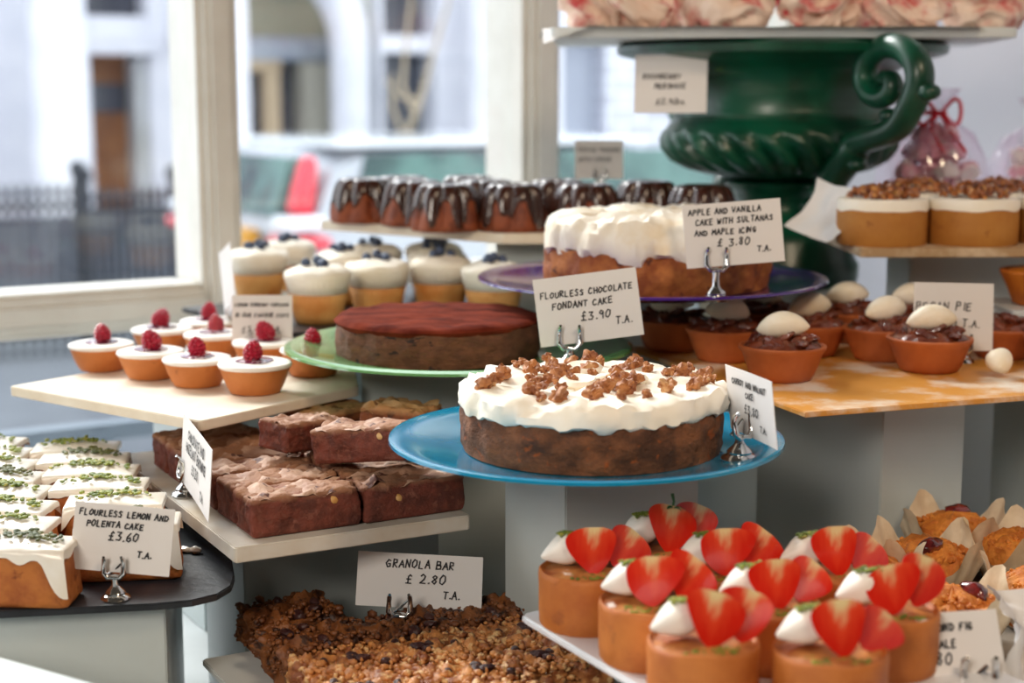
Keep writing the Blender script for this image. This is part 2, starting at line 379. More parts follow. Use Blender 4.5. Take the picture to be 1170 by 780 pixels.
# window wall: low wall, head, posts and rails, panes
ZS, ZH = CZ - 0.64, CZ + 1.2
room_box('wall_window_sill', white_paint, SL, SR, WA - 0.06, WA + 0.06, 0, ZS)
room_box('wall_window_head', white_paint, SL, SR, WA - 0.06, WA + 0.06, ZH, CZ + 1.35)
ZR0, ZR1 = CZ - 0.335, CZ - 0.272
PST = [S0 - 2.0, S0 - 1.0, S0, S0 + 0.545, SR - 0.03]
def moulded_bar(name, a, b, wd, m, n=1):
    """a glazing post or rail with stepped mouldings"""
    bm = B()
    d = (b - a); L = d.length; z = d.normalized(); x = AD; y = z.cross(x)
    M = Matrix(((x.x, y.x, z.x, a.x), (x.y, y.y, z.y, a.y), (x.z, y.z, z.z, a.z), (0, 0, 0, 1)))
    sbox(bm, -0.02, 0.03, -wd / 2, wd / 2, 0, L, M); sbox(bm, 0.03, 0.105, -wd * 0.42, wd * 0.42, 0, L, M); sbox(bm, -0.032, -0.02, -wd * 0.34, wd * 0.34, 0, L, M); sbox(bm, -0.040, -0.032, -wd * 0.2, wd * 0.2, 0, L, M)
    o = obj(name, bm, m, smooth=False, clean=False); o['kind'] = 'structure'; return o
for i, s in enumerate(PST):
    moulded_bar('trim_%d' % (i + 1), R(s, WA, ZS), R(s, WA, ZH), 0.062 if i == 2 else 0.07, frame_paint)
for i in range(4):
    moulded_bar('trim_%d' % (i + 6), R(PST[i] + 0.033, WA, (ZR0 + ZR1) / 2), R(PST[i + 1] - 0.033, WA, (ZR0 + ZR1) / 2), 0.062, frame_paint)
    bm = B(); s0, s1 = PST[i] + 0.02, PST[i + 1] - 0.02
    for z0, z1 in ((ZS, ZR0 + 0.01), (ZR1 - 0.01, ZH)): sbox(bm, s0, s1, WA + 0.008, WA + 0.012, z0, z1, RM)
    struct('window_%d' % (i + 1), bm, pane_m, smooth=False)
moulded_bar('trim_10', R(PST[1], WA - 0.005, ZS + 0.02), R(SR - 0.06, WA - 0.005, ZS + 0.02), 0.05, frame_paint)

# ------------------------------------------------------------------ the street
ZG = CZ - 1.73
room_box('floor_street', asphalt, -30, 40, 4.4, 11.2, ZG - 0.1, ZG - 0.02, kind='structure')
room_box('floor_pavement', pave, -30, 40, WA + 0.07, 4.4, ZG - 0.1, ZG + 0.1)
room_box('floor_far_pavement', pave, -30, 40, 11.2, 14.0, ZG - 0.1, ZG + 0.1)
room_box('trim_11', kerb_m, -30, 40, 4.25, 4.4, ZG - 0.1, ZG + 0.13)
room_box('trim_12', kerb_m, -30, 40, 11.05, 11.2, ZG - 0.1, ZG + 0.13)
FA = 14.0
def fs(u, a=FA):                  # s of the facade point seen at photo column u
    k = (u - 585) / FPX / cp * 1.0
    y = a / (AD.y + AD.x * k); return BD.x * k * y + BD.y * y
def fz(v, u=300, a=FA):
    k = (u - 585) / FPX; y = a / (AD.y + AD.x * k); b = -(v - 390) / FPX
    t = y / (cp + b * sp); return CZ + t * (-sp + b * cp)
house = thing('town_house', 'white stucco terraced house across the street with columns and a wooden door', 'house', R(fs(150), FA, ZG + 0.1))
def fbox(par, name, m, u0, u1, v0, v1, a0, a1, zabs=None):
    bm = B(); z0, z1 = (zabs if zabs else (fz(v1, (u0 + u1) / 2), fz(v0, (u0 + u1) / 2)))
    sbox(bm, fs(u0), fs(u1), a0, a1, z0, z1, RM)
    o = obj(name, bm, m, None, smooth=False); o.parent = par; o.matrix_parent_inverse = Matrix.Translation(-par.location)
    return o
ZGF, ZTOP = ZG + 0.1, CZ + 9
fbox(house, 'wall', stucco, -900, 105, 0, 0, FA, FA + 0.6, (ZGF, ZTOP)); 
fbox(house, 'wall', stucco, 182, 252, 0, 0, FA, FA + 0.6, (ZGF, ZTOP))
fbox(house, 'wall', stucco, 105, 182, 0, 0, FA + 0.02, FA + 0.6, (fz(40, 140), fz(18, 140)))
fbox(house, 'wall', stucco, 105, 182, 0, 0, FA + 0.02, FA + 0.6, (fz(-60, 140), ZTOP))
d = fbox(house, 'door', oak_door, 116, 168, 60, 0, FA + 0.35, FA + 0.42, (ZGF, fz(58, 140)))
fbox(house, 'door_glass', shopdark, 116, 166, 95, 128, FA + 0.30, FA + 0.35)
fbox(house, 'door_frame', stucco, 105, 115, 0, 0, FA - 0.02, FA + 0.4, (ZGF, fz(58, 140)))
fbox(house, 'door_frame', stone_g, 168, 182, 0, 0, FA + 0.05, FA + 0.4, (ZGF, fz(58, 140)))
fbox(house, 'lintel', stucco, 100, 190, 40, 62, FA - 0.12, FA + 0.3)
fbox(house, 'basement_front', mat('basement_grey', '6a6e78', '4a4e58', rough=0.8, scale=1.2), -200, 206, 0, 0, FA - 1.6, FA - 1.5, (ZGF, fz(246, 100, FA - 1.6)))
fbox(house, 'window', shopdark, 105, 182, -60, 18, FA + 0.3, FA + 0.36)
def column(par, u, a, r, name='column'):
    bm = B(); c = R(fs(u), a, ZGF)
    H = 7.0
    lathe(bm, [(0, 0), (r * 1.5, 0), (r * 1.5, 0.15), (r * 1.25, 0.3), (r, 0.4), (r * 0.96, H / 2), (r * 0.88, H), (0, H)], 24)
    o = obj(name, bm, stucco, None); o.location = c; o.parent = par; o.matrix_parent_inverse = Matrix.Translation(-par.location)
column(house, 45, FA - 1.0, 0.24); column(house, 215, FA - 1.0, 0.26); column(house, -60, FA - 1.0, 0.24)
shop = thing('shop_front', 'grey stone shop front with a white arched doorway across the street', 'shop', R(fs(320), FA, ZGF))
fbox(shop, 'wall', stone_g, 416, 438, 0, 0, FA + 0.15, FA + 0.6, (ZGF, ZTOP))
fbox(shop, 'wall', stone_g, 252, 416, 0, 0, FA + 0.15, FA + 0.6, (fz(-50, 300), ZTOP))
fbox(shop, 'shop_window', shopdark, 256, 446, 60, 0, FA + 0.8, FA + 0.86, (ZGF, fz(64, 300)))
fbox(shop, 'fascia_board', mat('fascia', '8a92a0', 'a8aeb8', rough=0.6, scale=8), 254, 440, 40, 68, FA + 0.62, FA + 0.8)
fbox(shop, 'blind', olive_m, 256, 446, -40, 42, FA + 0.75, FA + 0.8)
fbox(shop, 'timber_frame', tan_wood, 260, 356, 68, 80, FA + 0.6, FA + 0.75)
fbox(shop, 'timber_frame', tan_wood, 338, 354, 80, 0, FA + 0.6, FA + 0.75, (ZGF, fz(76, 300)))
fbox(shop, 'pier', mat('pier_stone', 'a8a498', rough=0.8), 378, 430, 66, 0, FA + 0.5, FA + 0.8, (ZGF, fz(70, 360)))
bm = B()      # arch moulding
pts = []
sA, sB = fs(222), fs(407); zA = fz(52, 320); rr = (sB - sA) / 2; mid = (sA + sB) / 2
pa = [(sB, ZGF), (sB, zA)] + [(mid + rr * math.cos(q * PI / 24), zA + rr * 1.0 * math.sin(q * PI / 24)) for q in range(1, 25)]
for i in range(len(pa) - 1):
    pass
tube(bm, [R(p[0], FA + 0.05, p[1]) for p in pa], 0.19, 10)
o = obj('arch_moulding', bm, stucco); o.parent = shop; o.matrix_parent_inverse = Matrix.Translation(-shop.location)
house2 = thing('stucco_house', 'white terraced house across the street with dark sash windows behind bare branches', 'house', R(fs(480), FA, ZGF))
for (u0, u1, z0, z1) in ((438, 442, ZGF, ZTOP), (500, 548, ZGF, ZTOP), (442, 500, ZGF, fz(156, 470)), (442, 500, fz(60, 470), fz(40, 470)), (442, 500, fz(-40, 470), ZTOP), (562, 606, ZGF, ZTOP)):
    fbox(house2, 'wall', stucco, u0, u1, 0, 0, FA, FA + 0.6, (z0, z1))
fbox(house2, 'window', shopdark, 442, 500, -40, 40, FA + 0.3, FA + 0.34); fbox(house2, 'window', shopdark, 442, 500, 60, 156, FA + 0.3, FA + 0.34)
fbox(house2, 'window', shopdark, 548, 562, -40, 190, FA + 0.3, FA + 0.34)
column(house2, 530, FA - 0.5, 0.2); column(house2, 590, FA - 0.5, 0.2)
house3 = thing('brick_house', 'pale painted brick house seen through the window beside the urn', 'house', R(fs(680), FA, ZGF))
fbox(house3, 'wall', pale_brick, 606, 640, 0, 0, FA, FA + 0.6, (ZGF, ZTOP)); fbox(house3, 'wall', pale_brick, 690, 1500, 0, 0, FA, FA + 0.6, (ZGF, ZTOP))
fbox(house3, 'wall', pale_brick, 640, 690, 0, 0, FA, FA + 0.6, (ZGF, fz(160, 660))); fbox(house3, 'wall', pale_brick, 640, 690, 0, 0, FA, FA + 0.6, (fz(40, 660), ZTOP))
fbox(house3, 'window', mat('grey_blind', 'a0a6b4', rough=0.6), 640, 690, 40, 160, FA + 0.2, FA + 0.24)
# railings along the far pavement
def railing(s0, s1, a, zb, zt, label, n, m=iron_m, finial=True):
    o0 = thing('iron_railing', label, 'railing', R((s0 + s1) / 2, a, zb))
    def fix(o): o.parent = o0; o.matrix_parent_inverse = Matrix.Translation(-o0.location)
    bm = B()
    for z in (zt - 0.1, zb + 0.15): sbox(bm, s0, s1, a - 0.02, a + 0.02, z - 0.02, z + 0.02, RM)
    fix(obj('rail', bm, m, smooth=False))
    bm = B()
    for i in range(n):
        s = s0 + (s1 - s0) * (i + 0.5) / n
        tube(bm, [R(s, a, zb), R(s, a, zt - 0.05), R(s, a, zt - 0.02), R(s, a, zt + 0.06)], [0.014, 0.014, 0.03, 0.002], 6)
    fix(obj('balusters', bm, m))
    for s in (s0, s1):
        bm = B(); tube(bm, [R(s, a, zb), R(s, a, zt + 0.1)], 0.04, 8); ball(bm, R(s, a, zt + 0.14), 0.06, 2)
        fix(obj('post', bm, m))
def rz_of(v, u, a): return fz(v, u, a)
railing(fs(-120, 10.5), fs(97, 10.5), 10.5, ZG - 0.02, rz_of(218, 50, 10.5), 'black iron railing with spearheads left of the wooden door across the street', 18)
railing(fs(103, 10.5), fs(205, 10.5), 10.5, ZG - 0.02, rz_of(222, 150, 10.5), 'black iron railing with spearheads in front of the wooden door', 11)
# low rail just outside the glass, seen under the tart board
gr = thing('low_railing', 'blue-grey painted low railing just outside the window below the tart board', 'railing', R(S0 - 0.3, 2.75, ZG + 0.1))
def fixg(o): o.parent = gr; o.matrix_parent_inverse = Matrix.Translation(-gr.location)
zt = CZ - 0.585
bm = B(); sbox(bm, S0 - 1.6, S0 + 0.5, 2.73, 2.77, zt - 0.03, zt, RM); fixg(obj('rail', bm, sill_m, smooth=False))
for i in range(14):
    s = S0 - 1.55 + i * 0.14; bm = B(); sbox(bm, s - 0.011, s + 0.011, 2.74, 2.76, ZG + 0.1, zt - 0.03, RM); fixg(obj('baluster', bm, sill_m, smooth=False))

# bare tree by the far houses
tr = thing('bare_tree', 'slim bare tree with pale forked branches in front of the dark sash window', 'tree', R(fs(450, 9.0), 9.0, ZG - 0.02))
bm = B(); b0 = D(462, 175, 9.5); base = Vector((b0.x, b0.y, ZG - 0.02)); tr.location = base
tube(bm, [base - base, Vector((0, 0, 1.2)), D(462, 160, 9.5) - base], [0.06, 0.05, 0.04], 8)
for (pa, r0) in ((((462, 160), (480, 115), (495, 60)), 0.035), (((475, 130), (460, 100), (463, 60)), 0.03), (((462, 160), (448, 120), (450, 85)), 0.025), (((480, 115), (455, 110), (440, 90)), 0.02), (((495, 60), (510, 10), (520, -30)), 0.02), (((463, 60), (470, 0), (460, -40)), 0.02)):
    tube(bm, [D(u, v, 9.5) - base for u, v in pa], [r0 * 0.6, r0 * 0.5, r0 * 0.35], 7)
obj('branches', bm, bark, tr)

# parked car, seen from behind on the right quarter
def make_car():
    c0 = D(338, 200, 7.3); c0.z = ZG - 0.02
    car = thing('parked_car', 'silver hatchback parked outside with tall red tail lights and a yellow number plate', 'car', c0, math.atan2(BD.y, BD.x))
    # local: x forward along the street, y outwards across the car (0 = near side), z up
    L, Wd = 4.1, 1.66
    prof = [(0.0, 0.35), (-0.06, 0.55), (-0.04, 0.98), (0.0, 1.16), (0.10, 1.44), (0.3, 1.50), (1.9, 1.50), (2.5, 1.42), (3.0, 1.12), (3.9, 0.92), (4.08, 0.6), (4.05, 0.3), (3.6, 0.25), (0.2, 0.25)]
    bm = B(); n = 10; grid = []
    for j in range(n + 1):
        s = j / n; y = Wd * s; e = abs(2 * s - 1) ** 3
        row = []
        for (x, z) in prof:
            inset = 0.10 * max(0, (z - 0.95) / 0.6) * (1 if s < 0.5 else -1) * (abs(2 * s - 1))
            row.append(bm.verts.new((x + 0.12 * e * (1 if x < 2 else -1), y + inset, z - 0.05 * e * (z > 1.3))))
        grid.append(row)
    for i in range(n):
        for k in range(len(prof)):
            bm.faces.new((grid[i][k], grid[i + 1][k], grid[i + 1][(k + 1) % len(prof)], grid[i][(k + 1) % len(prof)]))
    bm.faces.new(grid[0]); bm.faces.new(grid[n][::-1])
    obj('body', bm, car_m, car, ang=35)
    bm = B(); sbox(bm, 0.25, 2.1, 0.10, Wd - 0.10, 1.485, 1.515); obj('roof', bm, car_roof, car, bevel=0.01)
    bm = B()
    v = [bm.verts.new(p) for p in ((-0.02, 0.20, 1.16), (-0.02, Wd - 0.20, 1.16), (0.075, Wd - 0.24, 1.44), (0.075, 0.24, 1.44), (0.06, 0.20, 1.16), (0.06, Wd - 0.20, 1.16), (0.14, Wd - 0.24, 1.44), (0.14, 0.24, 1.44))]
    for f in ((3, 2, 1, 0), (4, 5, 6, 7), (0, 1, 5, 4), (1, 2, 6, 5), (2, 3, 7, 6), (3, 0, 4, 7)): bm.faces.new([v[i] for i in f])
    obj('rear_window', bm, car_glass, car, smooth=False)
    for x0, x1, x2, x3 in ((0.32, 1.25, 1.25, 0.40), (1.33, 2.75, 2.3, 1.33)):
        bm = B(); q = [(x0, 1.17), (x1, 1.16), (x2, 1.45), (x3, 1.45)]
        a = [bm.verts.new((x, -0.02 + 0.11 * max(0, (z - 0.95) / 0.6), z)) for x, z in q]; b = [bm.verts.new((x, 0.06 + 0.11 * max(0, (z - 0.95) / 0.6), z)) for x, z in q]
        bm.faces.new(a); bm.faces.new(b[::-1])
        for i in range(4): bm.faces.new((a[i], b[i], b[(i + 1) % 4], a[(i + 1) % 4]))
        obj('side_window', bm, car_glass, car, smooth=False)
    for y0, y1 in ((-0.015, 0.20), (Wd - 0.20, Wd + 0.015)):
        bm = B()
        yc = (y0 + y1) / 2 + (-0.02 if y0 < 0.5 else 0.02)
        tube(bm, [(0.045 + (z - 1.18) * 0.30, yc + (0.05 if y0 < 0.5 else -0.05) * (z - 1.18) * 4, z) for z in (1.18, 1.2, 1.3, 1.40, 1.44)], [0.05, 0.065, 0.058, 0.048, 0.03], 12)
        obj('tail_light', bm, red_lens, car)
        bm = B(); rbox(bm, 0.22, 0.30, 0.07, 0.03, 6, Matrix.Translation((0.05, (y0 + y1) / 2, 1.01))); obj('tail_light', bm, red_lens, car)
        bm = B(); rbox(bm, 0.2, 0.24, 0.08, 0.03, 6, Matrix.Translation((0.05, (y0 + y1) / 2, 1.095))); obj('lamp', bm, car_roof, car)
    bm = B(); sbox(bm, -0.10, -0.03, 0.40, 0.82, 0.97, 1.09); obj('number_plate', bm, plate_y, car)
    for x in (0.8, 3.2):
        for y in (0.0, Wd - 0.2):
            bm = B(); lathe(bm, [(0, 0), (0.2, 0), (0.21, 0.02), (0.3, 0.02), (0.31, 0.1), (0.3, 0.18), (0, 0.18)], 24, M=Matrix.Translation((x, y + 0.19, 0.31)) @ Matrix.Rotation(PI / 2, 4, 'X'))
            obj('wheel', bm, tyre, car)
make_car()

# ------------------------------------------------------------------ counter, blocks, boards
ZC = -0.60
def yawM(x, y, yaw): return Matrix.Translation((x, y, 0)) @ Matrix.Rotation(yaw, 4, 'Z')
bm = B(); sbox(bm, -1.5, SR - 0.02, 0.2, WA - 0.075, CZ + ZC - 0.04, CZ + ZC, RM)
ct = obj('display_counter', bm, white_paint, smooth=False, bevel=0.003); 
tag(ct, 'white painted display counter carrying all the blocks and boards', 'counter')
bm = B(); sbox(bm, -1.4, SR - 0.08, 0.3, WA - 0.12, 0, CZ + ZC - 0.04, RM); obj('cabinet_base', bm, white_paint, ct, smooth=False)
YB = math.atan2(BD.y, BD.x)
def block(x, y, wl, wr, top, label, yaw=YB, bottom=ZC, m=block_paint):
    """white box plinth; (x,y) its nearest corner, wr along its right face, wl along its left face"""
    bm = B(); sbox(bm, 0, wr, 0, wl, 0, top - bottom)
    o = obj('display_block', bm, m, smooth=False, bevel=0.0012)
    o.location = (x, y, CZ + bottom); o.rotation_euler = (0, 0, yaw)
    return tag(o, label, 'plinth')
def board(name, poly, ztop, th, m, label, rad=0.004, cat='board', bevel=0.001):
    o = B(); c = sum((Vector((p[0], p[1])) for p in poly), Vector((0, 0))) / len(poly)
    prism(o, [(p[0] - c.x, p[1] - c.y) for p in poly], 0, th, rad)
    ob = obj(name, o, m, smooth=False, bevel=bevel); ob.location = (c.x, c.y, CZ + ztop - th)
    return tag(ob, label, cat)
def rect(P, d, wr, wl):
    d = Vector((d[0], d[1])).normalized(); n = Vector((-d.y, d.x)); P = Vector((P[0], P[1]))
    return [P, P + d * wr, P + d * wr + n * wl, P + n * wl]

# levels (relative to the eye)
Z_RASP, Z_BRN, Z_SLATE, Z_GRAN, Z_STRAW, Z_YEL, Z_BUNDT, Z_CUP, Z_CAR = -0.300, -0.371, -0.401, -0.488, -0.40, -0.282, -0.173, -0.275, -0.171
# raspberry tart board
P = G(229, 481, Z_RASP); Q = G(10, 441, Z_RASP); dl = (Q - P).xy.normalized(); dr = Vector((-dl.y, dl.x)) * -1
Lr = (Q - P).xy.length
rp = [P.xy, P.xy + dr * 0.215, Vector((-0.183, 1.78)), P.xy + dr * 0.40 + dl * 0.20, P.xy + dr * 0.40 + dl * Lr, Q.xy]
board('cream_board', rp, Z_RASP, 0.010, cream_stone, 'cream stone board under the raspberry tarts', 0.006)
block(-0.345, 1.70, 0.16, 0.16, Z_RASP - 0.010, 'white block hidden under the raspberry tart board')
# brownie board
PB = G(268, 626, Z_BRN).xy; dB = (G(538, 588, Z_BRN).xy - PB); WB = dB.length; dB.normalize(); nB = Vector((-dB.y, dB.x))
board('marble_board', rect(PB, dB, WB, 0.385), Z_BRN, 0.0135, marble, 'pale marble board under the brownies', 0.004)
block(-0.248, 1.405, 0.12, 0.20, Z_BRN - 0.0135, 'white block under the brownie board behind the granola bars', yaw=math.atan2(dB.y, dB.x))
# slate
ps = Vector((-0.219, 1.214)); dsl = Vector((-0.986, -0.166)).normalized(); dsa = Vector((-0.22, 0.975)).normalized()
board('slate_board', [ps, ps + dsa * 0.52, ps + dsa * 0.52 + dsl * 0.5, ps + dsl * 0.5], Z_SLATE, 0.006, slate_m, 'dark slate under the iced lemon slices', 0.065)
block(-0.66, 1.160, 0.28, 0.385, Z_SLATE - 0.007, 'white block under the dark slate', yaw=0.166)
# granola board
gO = Vector((-0.222, 1.302)); 
block(gO.x + 0.15, gO.y - 0.31, 0.33, 0.19, Z_GRAN - 0.006, 'low white block under the granola board', yaw=math.atan2(dB.y, dB.x) + 0.0)
board('white_board', rect((gO.x + 0.134, gO.y - 0.328), dB, 0.255, 0.385), Z_GRAN, 0.006, white_paint, 'white board under the granola bars')
# strawberry platter
pl = rect((0.145, 0.900), (0.88, 0.476), 0.32, 0.305)
bm = B()
# shallow rectangular platter with a raised lip
c = Vector((0.2135, 1.1104))
M = Matrix.Translation((0, 0, 0)) 
prism(bm, [(-0.12, -0.16), (0.12, -0.16), (0.12, 0.16), (-0.12, 0.16)], 0, 0.006, 0.012)
pt = obj('white_platter', bm, white_china, smooth=False, bevel=0.002); ang_p = math.atan2(0.476, 0.88)
pc = Vector((0.004, 1.176)) + Vector((0.88, 0.476)) * 0.12 + Vector((0.476, -0.88)) * 0.16
pt.location = (pc.x, pc.y, CZ + Z_STRAW - 0.006); pt.rotation_euler = (0, 0, ang_p)
tag(pt, 'white rectangular platter under the strawberry tarts', 'platter')
block(pc.x - 0.01, pc.y - 0.10, 0.13, 0.12, Z_STRAW - 0.006, 'white block hidden under the strawberry platter', yaw=ang_p)
# yellow board
PY = G(920, 471, Z_YEL).xy; dY = (G(1170, 452, Z_YEL).xy - PY).normalized()
board('yellow_board', rect(PY, dY, 0.50, 0.39), Z_YEL, 0.005, yellow_wood, 'yellow wooden board dusted with sugar under the pecan tarts', 0.001)
block(0.357, 1.485, 0.185, 0.112, Z_YEL - 0.005, 'tall grey-white block under the yellow board, with a scuffed corner')
block(0.56, 1.60, 0.15, 0.16, Z_YEL - 0.005, 'grey-white block under the right end of the yellow board', yaw=0.1)
# plates' blocks
block(0.0450, 1.282, 0.100, 0.140, -0.300, 'bluish white block under the blue plate')
block(-0.158, 1.625, 0.15, 0.24, -0.2765, 'white block under the green plate', yaw=0.0)
block(0.03, 1.80, 0.12, 0.17, -0.215, 'block hidden under the purple plate', yaw=0.0)
block(0.238, 1.985, 0.22, 0.205, -0.250, 'grey block under the green urn', yaw=0.0)
# bundt board and block
board('pale_board', [(-0.262, 2.15), (-0.011, 1.945), (0.235, 1.94), (0.235, 2.12), (-0.13, 2.27)], Z_BUNDT, 0.013, cream_stone, 'pale board under the glazed bundt cakes', 0.003)
block(-0.02, 2.0, 0.14, 0.12, Z_BUNDT - 0.013, 'cream block under the bundt cake board', yaw=0.0)
# cupcake slate
board('dark_board', [(-0.43, 2.02), (-0.255, 1.80), (0.10, 1.93), (0.02, 1.98), (-0.13, 2.29)], Z_CUP, 0.006, slate_m, 'dark board under the blueberry cupcakes', 0.01)
block(-0.30, 1.95, 0.12, 0.12, Z_CUP - 0.006, 'block hidden under the cupcake board', yaw=0.4)
# caramel cake board
block(0.480, 1.89, 0.06, 0.26, Z_CAR - 0.012, 'white block with one bright side under the caramel cakes', yaw=0.25)
board('stone_board', rect((0.385, 1.735), (1, 0.02), 0.42, 0.27), Z_CAR, 0.010, mat('brown_stone', 'b4936c', 'd8c0a0', rough=0.6, scale=30, lo=0.4, hi=0.6, bump=0.4, bscale=90), 'rough beige stone board under the caramel cakes', 0.006)
# shelf with orange tart at the right
board('grey_shelf', rect((0.545, 1.70), (1, 0.0), 0.25, 0.12), -0.236, 0.006, white_paint, 'narrow white shelf under the orange pleated tart')
block(0.60, 1.745, 0.06, 0.14, -0.242, 'small block under the narrow shelf', yaw=0, bottom=Z_YEL)
# fig tray
board('grey_tray', rect((0.290, 1.13), (0.96, 0.28), 0.30, 0.33), -0.440, 0.008, mat('tray_grey', '9a9288', '847a6e', rough=0.6, scale=12), 'grey board under the fig crumbles', 0.004)
block(0.36, 1.24, 0.17, 0.2, -0.448, 'low block under the fig crumble board', yaw=0.28)
# pale ledge nearest the camera at the bottom left
board('counter_ledge', [(-0.43, 1.125), (-0.249, 1.01), (-0.15, 0.94), (-0.30, 0.78), (-0.58, 0.98)], -0.402, 0.198, block_paint, 'low white ledge nearest the camera at the bottom left', 0.004, 'ledge')

# ------------------------------------------------------------------ plates
def plate(name, r, m, label, loc, rib=0, depth=0.012):
    prof = [(0, 0.0), (r * 0.55, 0.0), (r * 0.56, -0.0005), (r * 0.60, 0.0), (r * 0.72, 0.002), (r * 0.9, depth * 0.65), (r * 0.985, depth * 0.95), (r, depth), (r * 0.998, depth + 0.0025), (r * 0.98, depth + 0.003), (r * 0.88, depth * 0.65 + 0.004), (r * 0.70, 0.0055), (r * 0.62, 0.0045), (0, 0.0045)]
    if rib:
        extra = []
        for i in range(24):
            s = i / 23; rad = r * (0.97 - 0.33 * s); extra.append((rad, depth * max(0, (0.97 - 0.33 * s - 0.62)) / 0.35 + 0.0042 + (0.0009 if i % 2 else 0)))
        prof = prof[:9] + extra + [(r * 0.62, 0.0045), (0, 0.0045)]
    bm = B(); lathe(bm, prof, 96); o = obj(name, bm, m, ang=60); o.location = loc
    return tag(o, label, 'plate')
bp_c = Vector((0.062, 1.30)); plate('blue_plate', 0.166, blue_glass, 'turquoise blue plate holding the walnut-topped carrot cake', (bp_c.x, bp_c.y, CZ - 0.300))
gp_c = Vector((-0.056, 1.64)); plate('green_plate', 0.183, green_glass, 'ribbed green glass plate holding the cocoa-dusted chocolate cake', (gp_c.x, gp_c.y, CZ - 0.2765), rib=1)
pp_c = Vector((0.154, 1.73)); plate('purple_plate', 0.192, purple_glass, 'deep purple plate holding the apple cake with white icing', (pp_c.x, pp_c.y, CZ - 0.215))

# ------------------------------------------------------------------ big cakes
def nfn(seed, sc, amp):
    def f(a, r, z, j):
        d = noise.fractal(Vector((math.cos(a) * sc, math.sin(a) * sc, z * 30 + seed)), 0.7, 2, 3)
        return r * (1 + amp * d), z
    return f
def chunk(r, seed, sub=3, amp=0.5, sc=(1, 1, 0.8)):
    bm = B(); ball(bm, (0, 0, 0), r, sub, sc=sc)
    for v in bm.verts:
        d = noise.fractal(v.co / r * 1.3 + Vector((seed * 7.7, 0, 0)), 0.7, 2.2, 3); v.co *= 1 + amp * d
    return bm
# carrot cake
cc = thing('carrot_cake', 'whole carrot and walnut cake with white frosting on the blue plate', 'cake', (0.067, 1.30, CZ - 0.2955)); cc.scale = (1, 1, 0.87)
r = 0.111
bm = B(); lathe(bm, [(0, 0), (r * 0.6, 0), (r * 0.93, 0)] + [(r * (0.975 + 0.02 * math.sin(PI * i / 9)), 0.001 + 0.045 * i / 9) for i in range(10)] + [(r * 0.9, 0.048), (r * 0.5, 0.048), (0, 0.048)], 120)
rough_up(bm, 0.0035, 70, 2, 4, keep_base=True); obj('sponge', bm, carrot_side, cc)
bm = B()
prof = [(0.02, 0.045), (r * 0.9, 0.045), (r * 0.985, 0.0435), (r * 1.012, 0.046), (r * 1.015, 0.052), (r * 1.005, 0.059), (r * 0.975, 0.0635), (r * 0.9, 0.0645), (r * 0.8, 0.064)] + [(r * x, 0.0635) for x in (0.7, 0.6, 0.5, 0.4, 0.3, 0.2, 0.1)] + [(0, 0.0635)]
def icef(a, rr, z, j):
    n1 = noise.fractal(Vector((math.cos(a) * 3.2, math.sin(a) * 3.2, z * 20)), 0.7, 2, 3)
    n2 = noise.fractal(Vector((math.cos(a) * 7, math.sin(a) * 7, z * 60 + 5)), 0.7, 2, 3)
    if 1 < j < 5: z -= 0.009 * max(0, n1 + 0.1) * (1 if j < 4 else 0.4)
    return rr * (1 + 0.018 * n2 * (j > 1)), z
lathe(bm, prof, 140, icef)
def topk(v): return 1.0 if v.co.z > 0.058 else 0.7
rough_up(bm, 0.006, 42, 4, 4, fn=topk); cfr = obj('frosting', bm, frost, cc)
rnd = random.Random(4)
wp = [obj('walnut_piece', chunk(0.0058, i, 3, 0.8), walnut_m, cfr) for i in range(5)]

cnt = 0; tries = 0; done = []
while cnt < 66 and tries < 5000:
    tries += 1
    a = rnd.uniform(0, 2 * PI); q = rnd.uniform(0.15, 0.90) * r
    if rnd.random() < 0.35 and math.sin(a) < 0.1: continue
    x, y = q * math.cos(a), q * math.sin(a)
    if any((x - p[0]) ** 2 + (y - p[1]) ** 2 < 0.0085 ** 2 for p in done): continue
    done.append((x, y)); src = wp[cnt % 5]; o = src if cnt < 5 else src.copy()
    if cnt >= 5: C.objects.link(o)
    o.location = (x, y, 0.0675 + rnd.uniform(-0.001, 0.003)); s = rnd.uniform(0.6, 1.25); o.scale = (s, s, s); o.rotation_euler = (rnd.uniform(0, 6), rnd.uniform(0, 6), rnd.uniform(0, 6)); cnt += 1
for i, (x, y) in enumerate(((-0.012, -0.02), (0.03, -0.005), (-0.005, 0.045))):
    bm = B(); lathe(bm, [(0.0, -0.001), (0.015, -0.001), (0.017, 0.003), (0.0135, 0.0065), (0.008, 0.0048), (0, 0.004)], 28, nfn(i, 2, 0.06)); o = obj('cream_rosette', bm, frost, cfr); o.location = (x, y, 0.0655); o.rotation_euler = (0.12, 0, 0)
# chocolate cake
ch = thing('chocolate_cake', 'flat flourless chocolate cake dusted with cocoa on the green plate', 'cake', (-0.078, 1.635, CZ - 0.2720))
r = 0.107
bm = B(); lathe(bm, [(0, 0), (r * 0.6, 0), (r * 0.96, 0)] + [(r * (0.985 + 0.015 * math.sin(PI * i / 8)), 0.001 + 0.035 * i / 8) for i in range(9)] + [(r * 0.9, 0.036), (0, 0.036)], 110)
rough_up(bm, 0.0028, 60, 9, 4, keep_base=True); obj('sponge', bm, choc_side, ch)
bm = B()
lathe(bm, [(0, 0.034), (r * 0.9, 0.034), (r * 0.99, 0.0345), (r * 1.006, 0.0375), (r * 0.985, 0.0402), (r * 0.93, 0.042)] + [(r * x, 0.042 + 0.003 * (1 - x)) for x in (0.85, 0.75, 0.65, 0.55, 0.45, 0.35, 0.25, 0.15)] + [(0, 0.0445)], 110, nfn(3, 3, 0.006))
rough_up(bm, 0.003, 26, 3, 3); obj('cocoa_crust', bm, cocoa, ch)
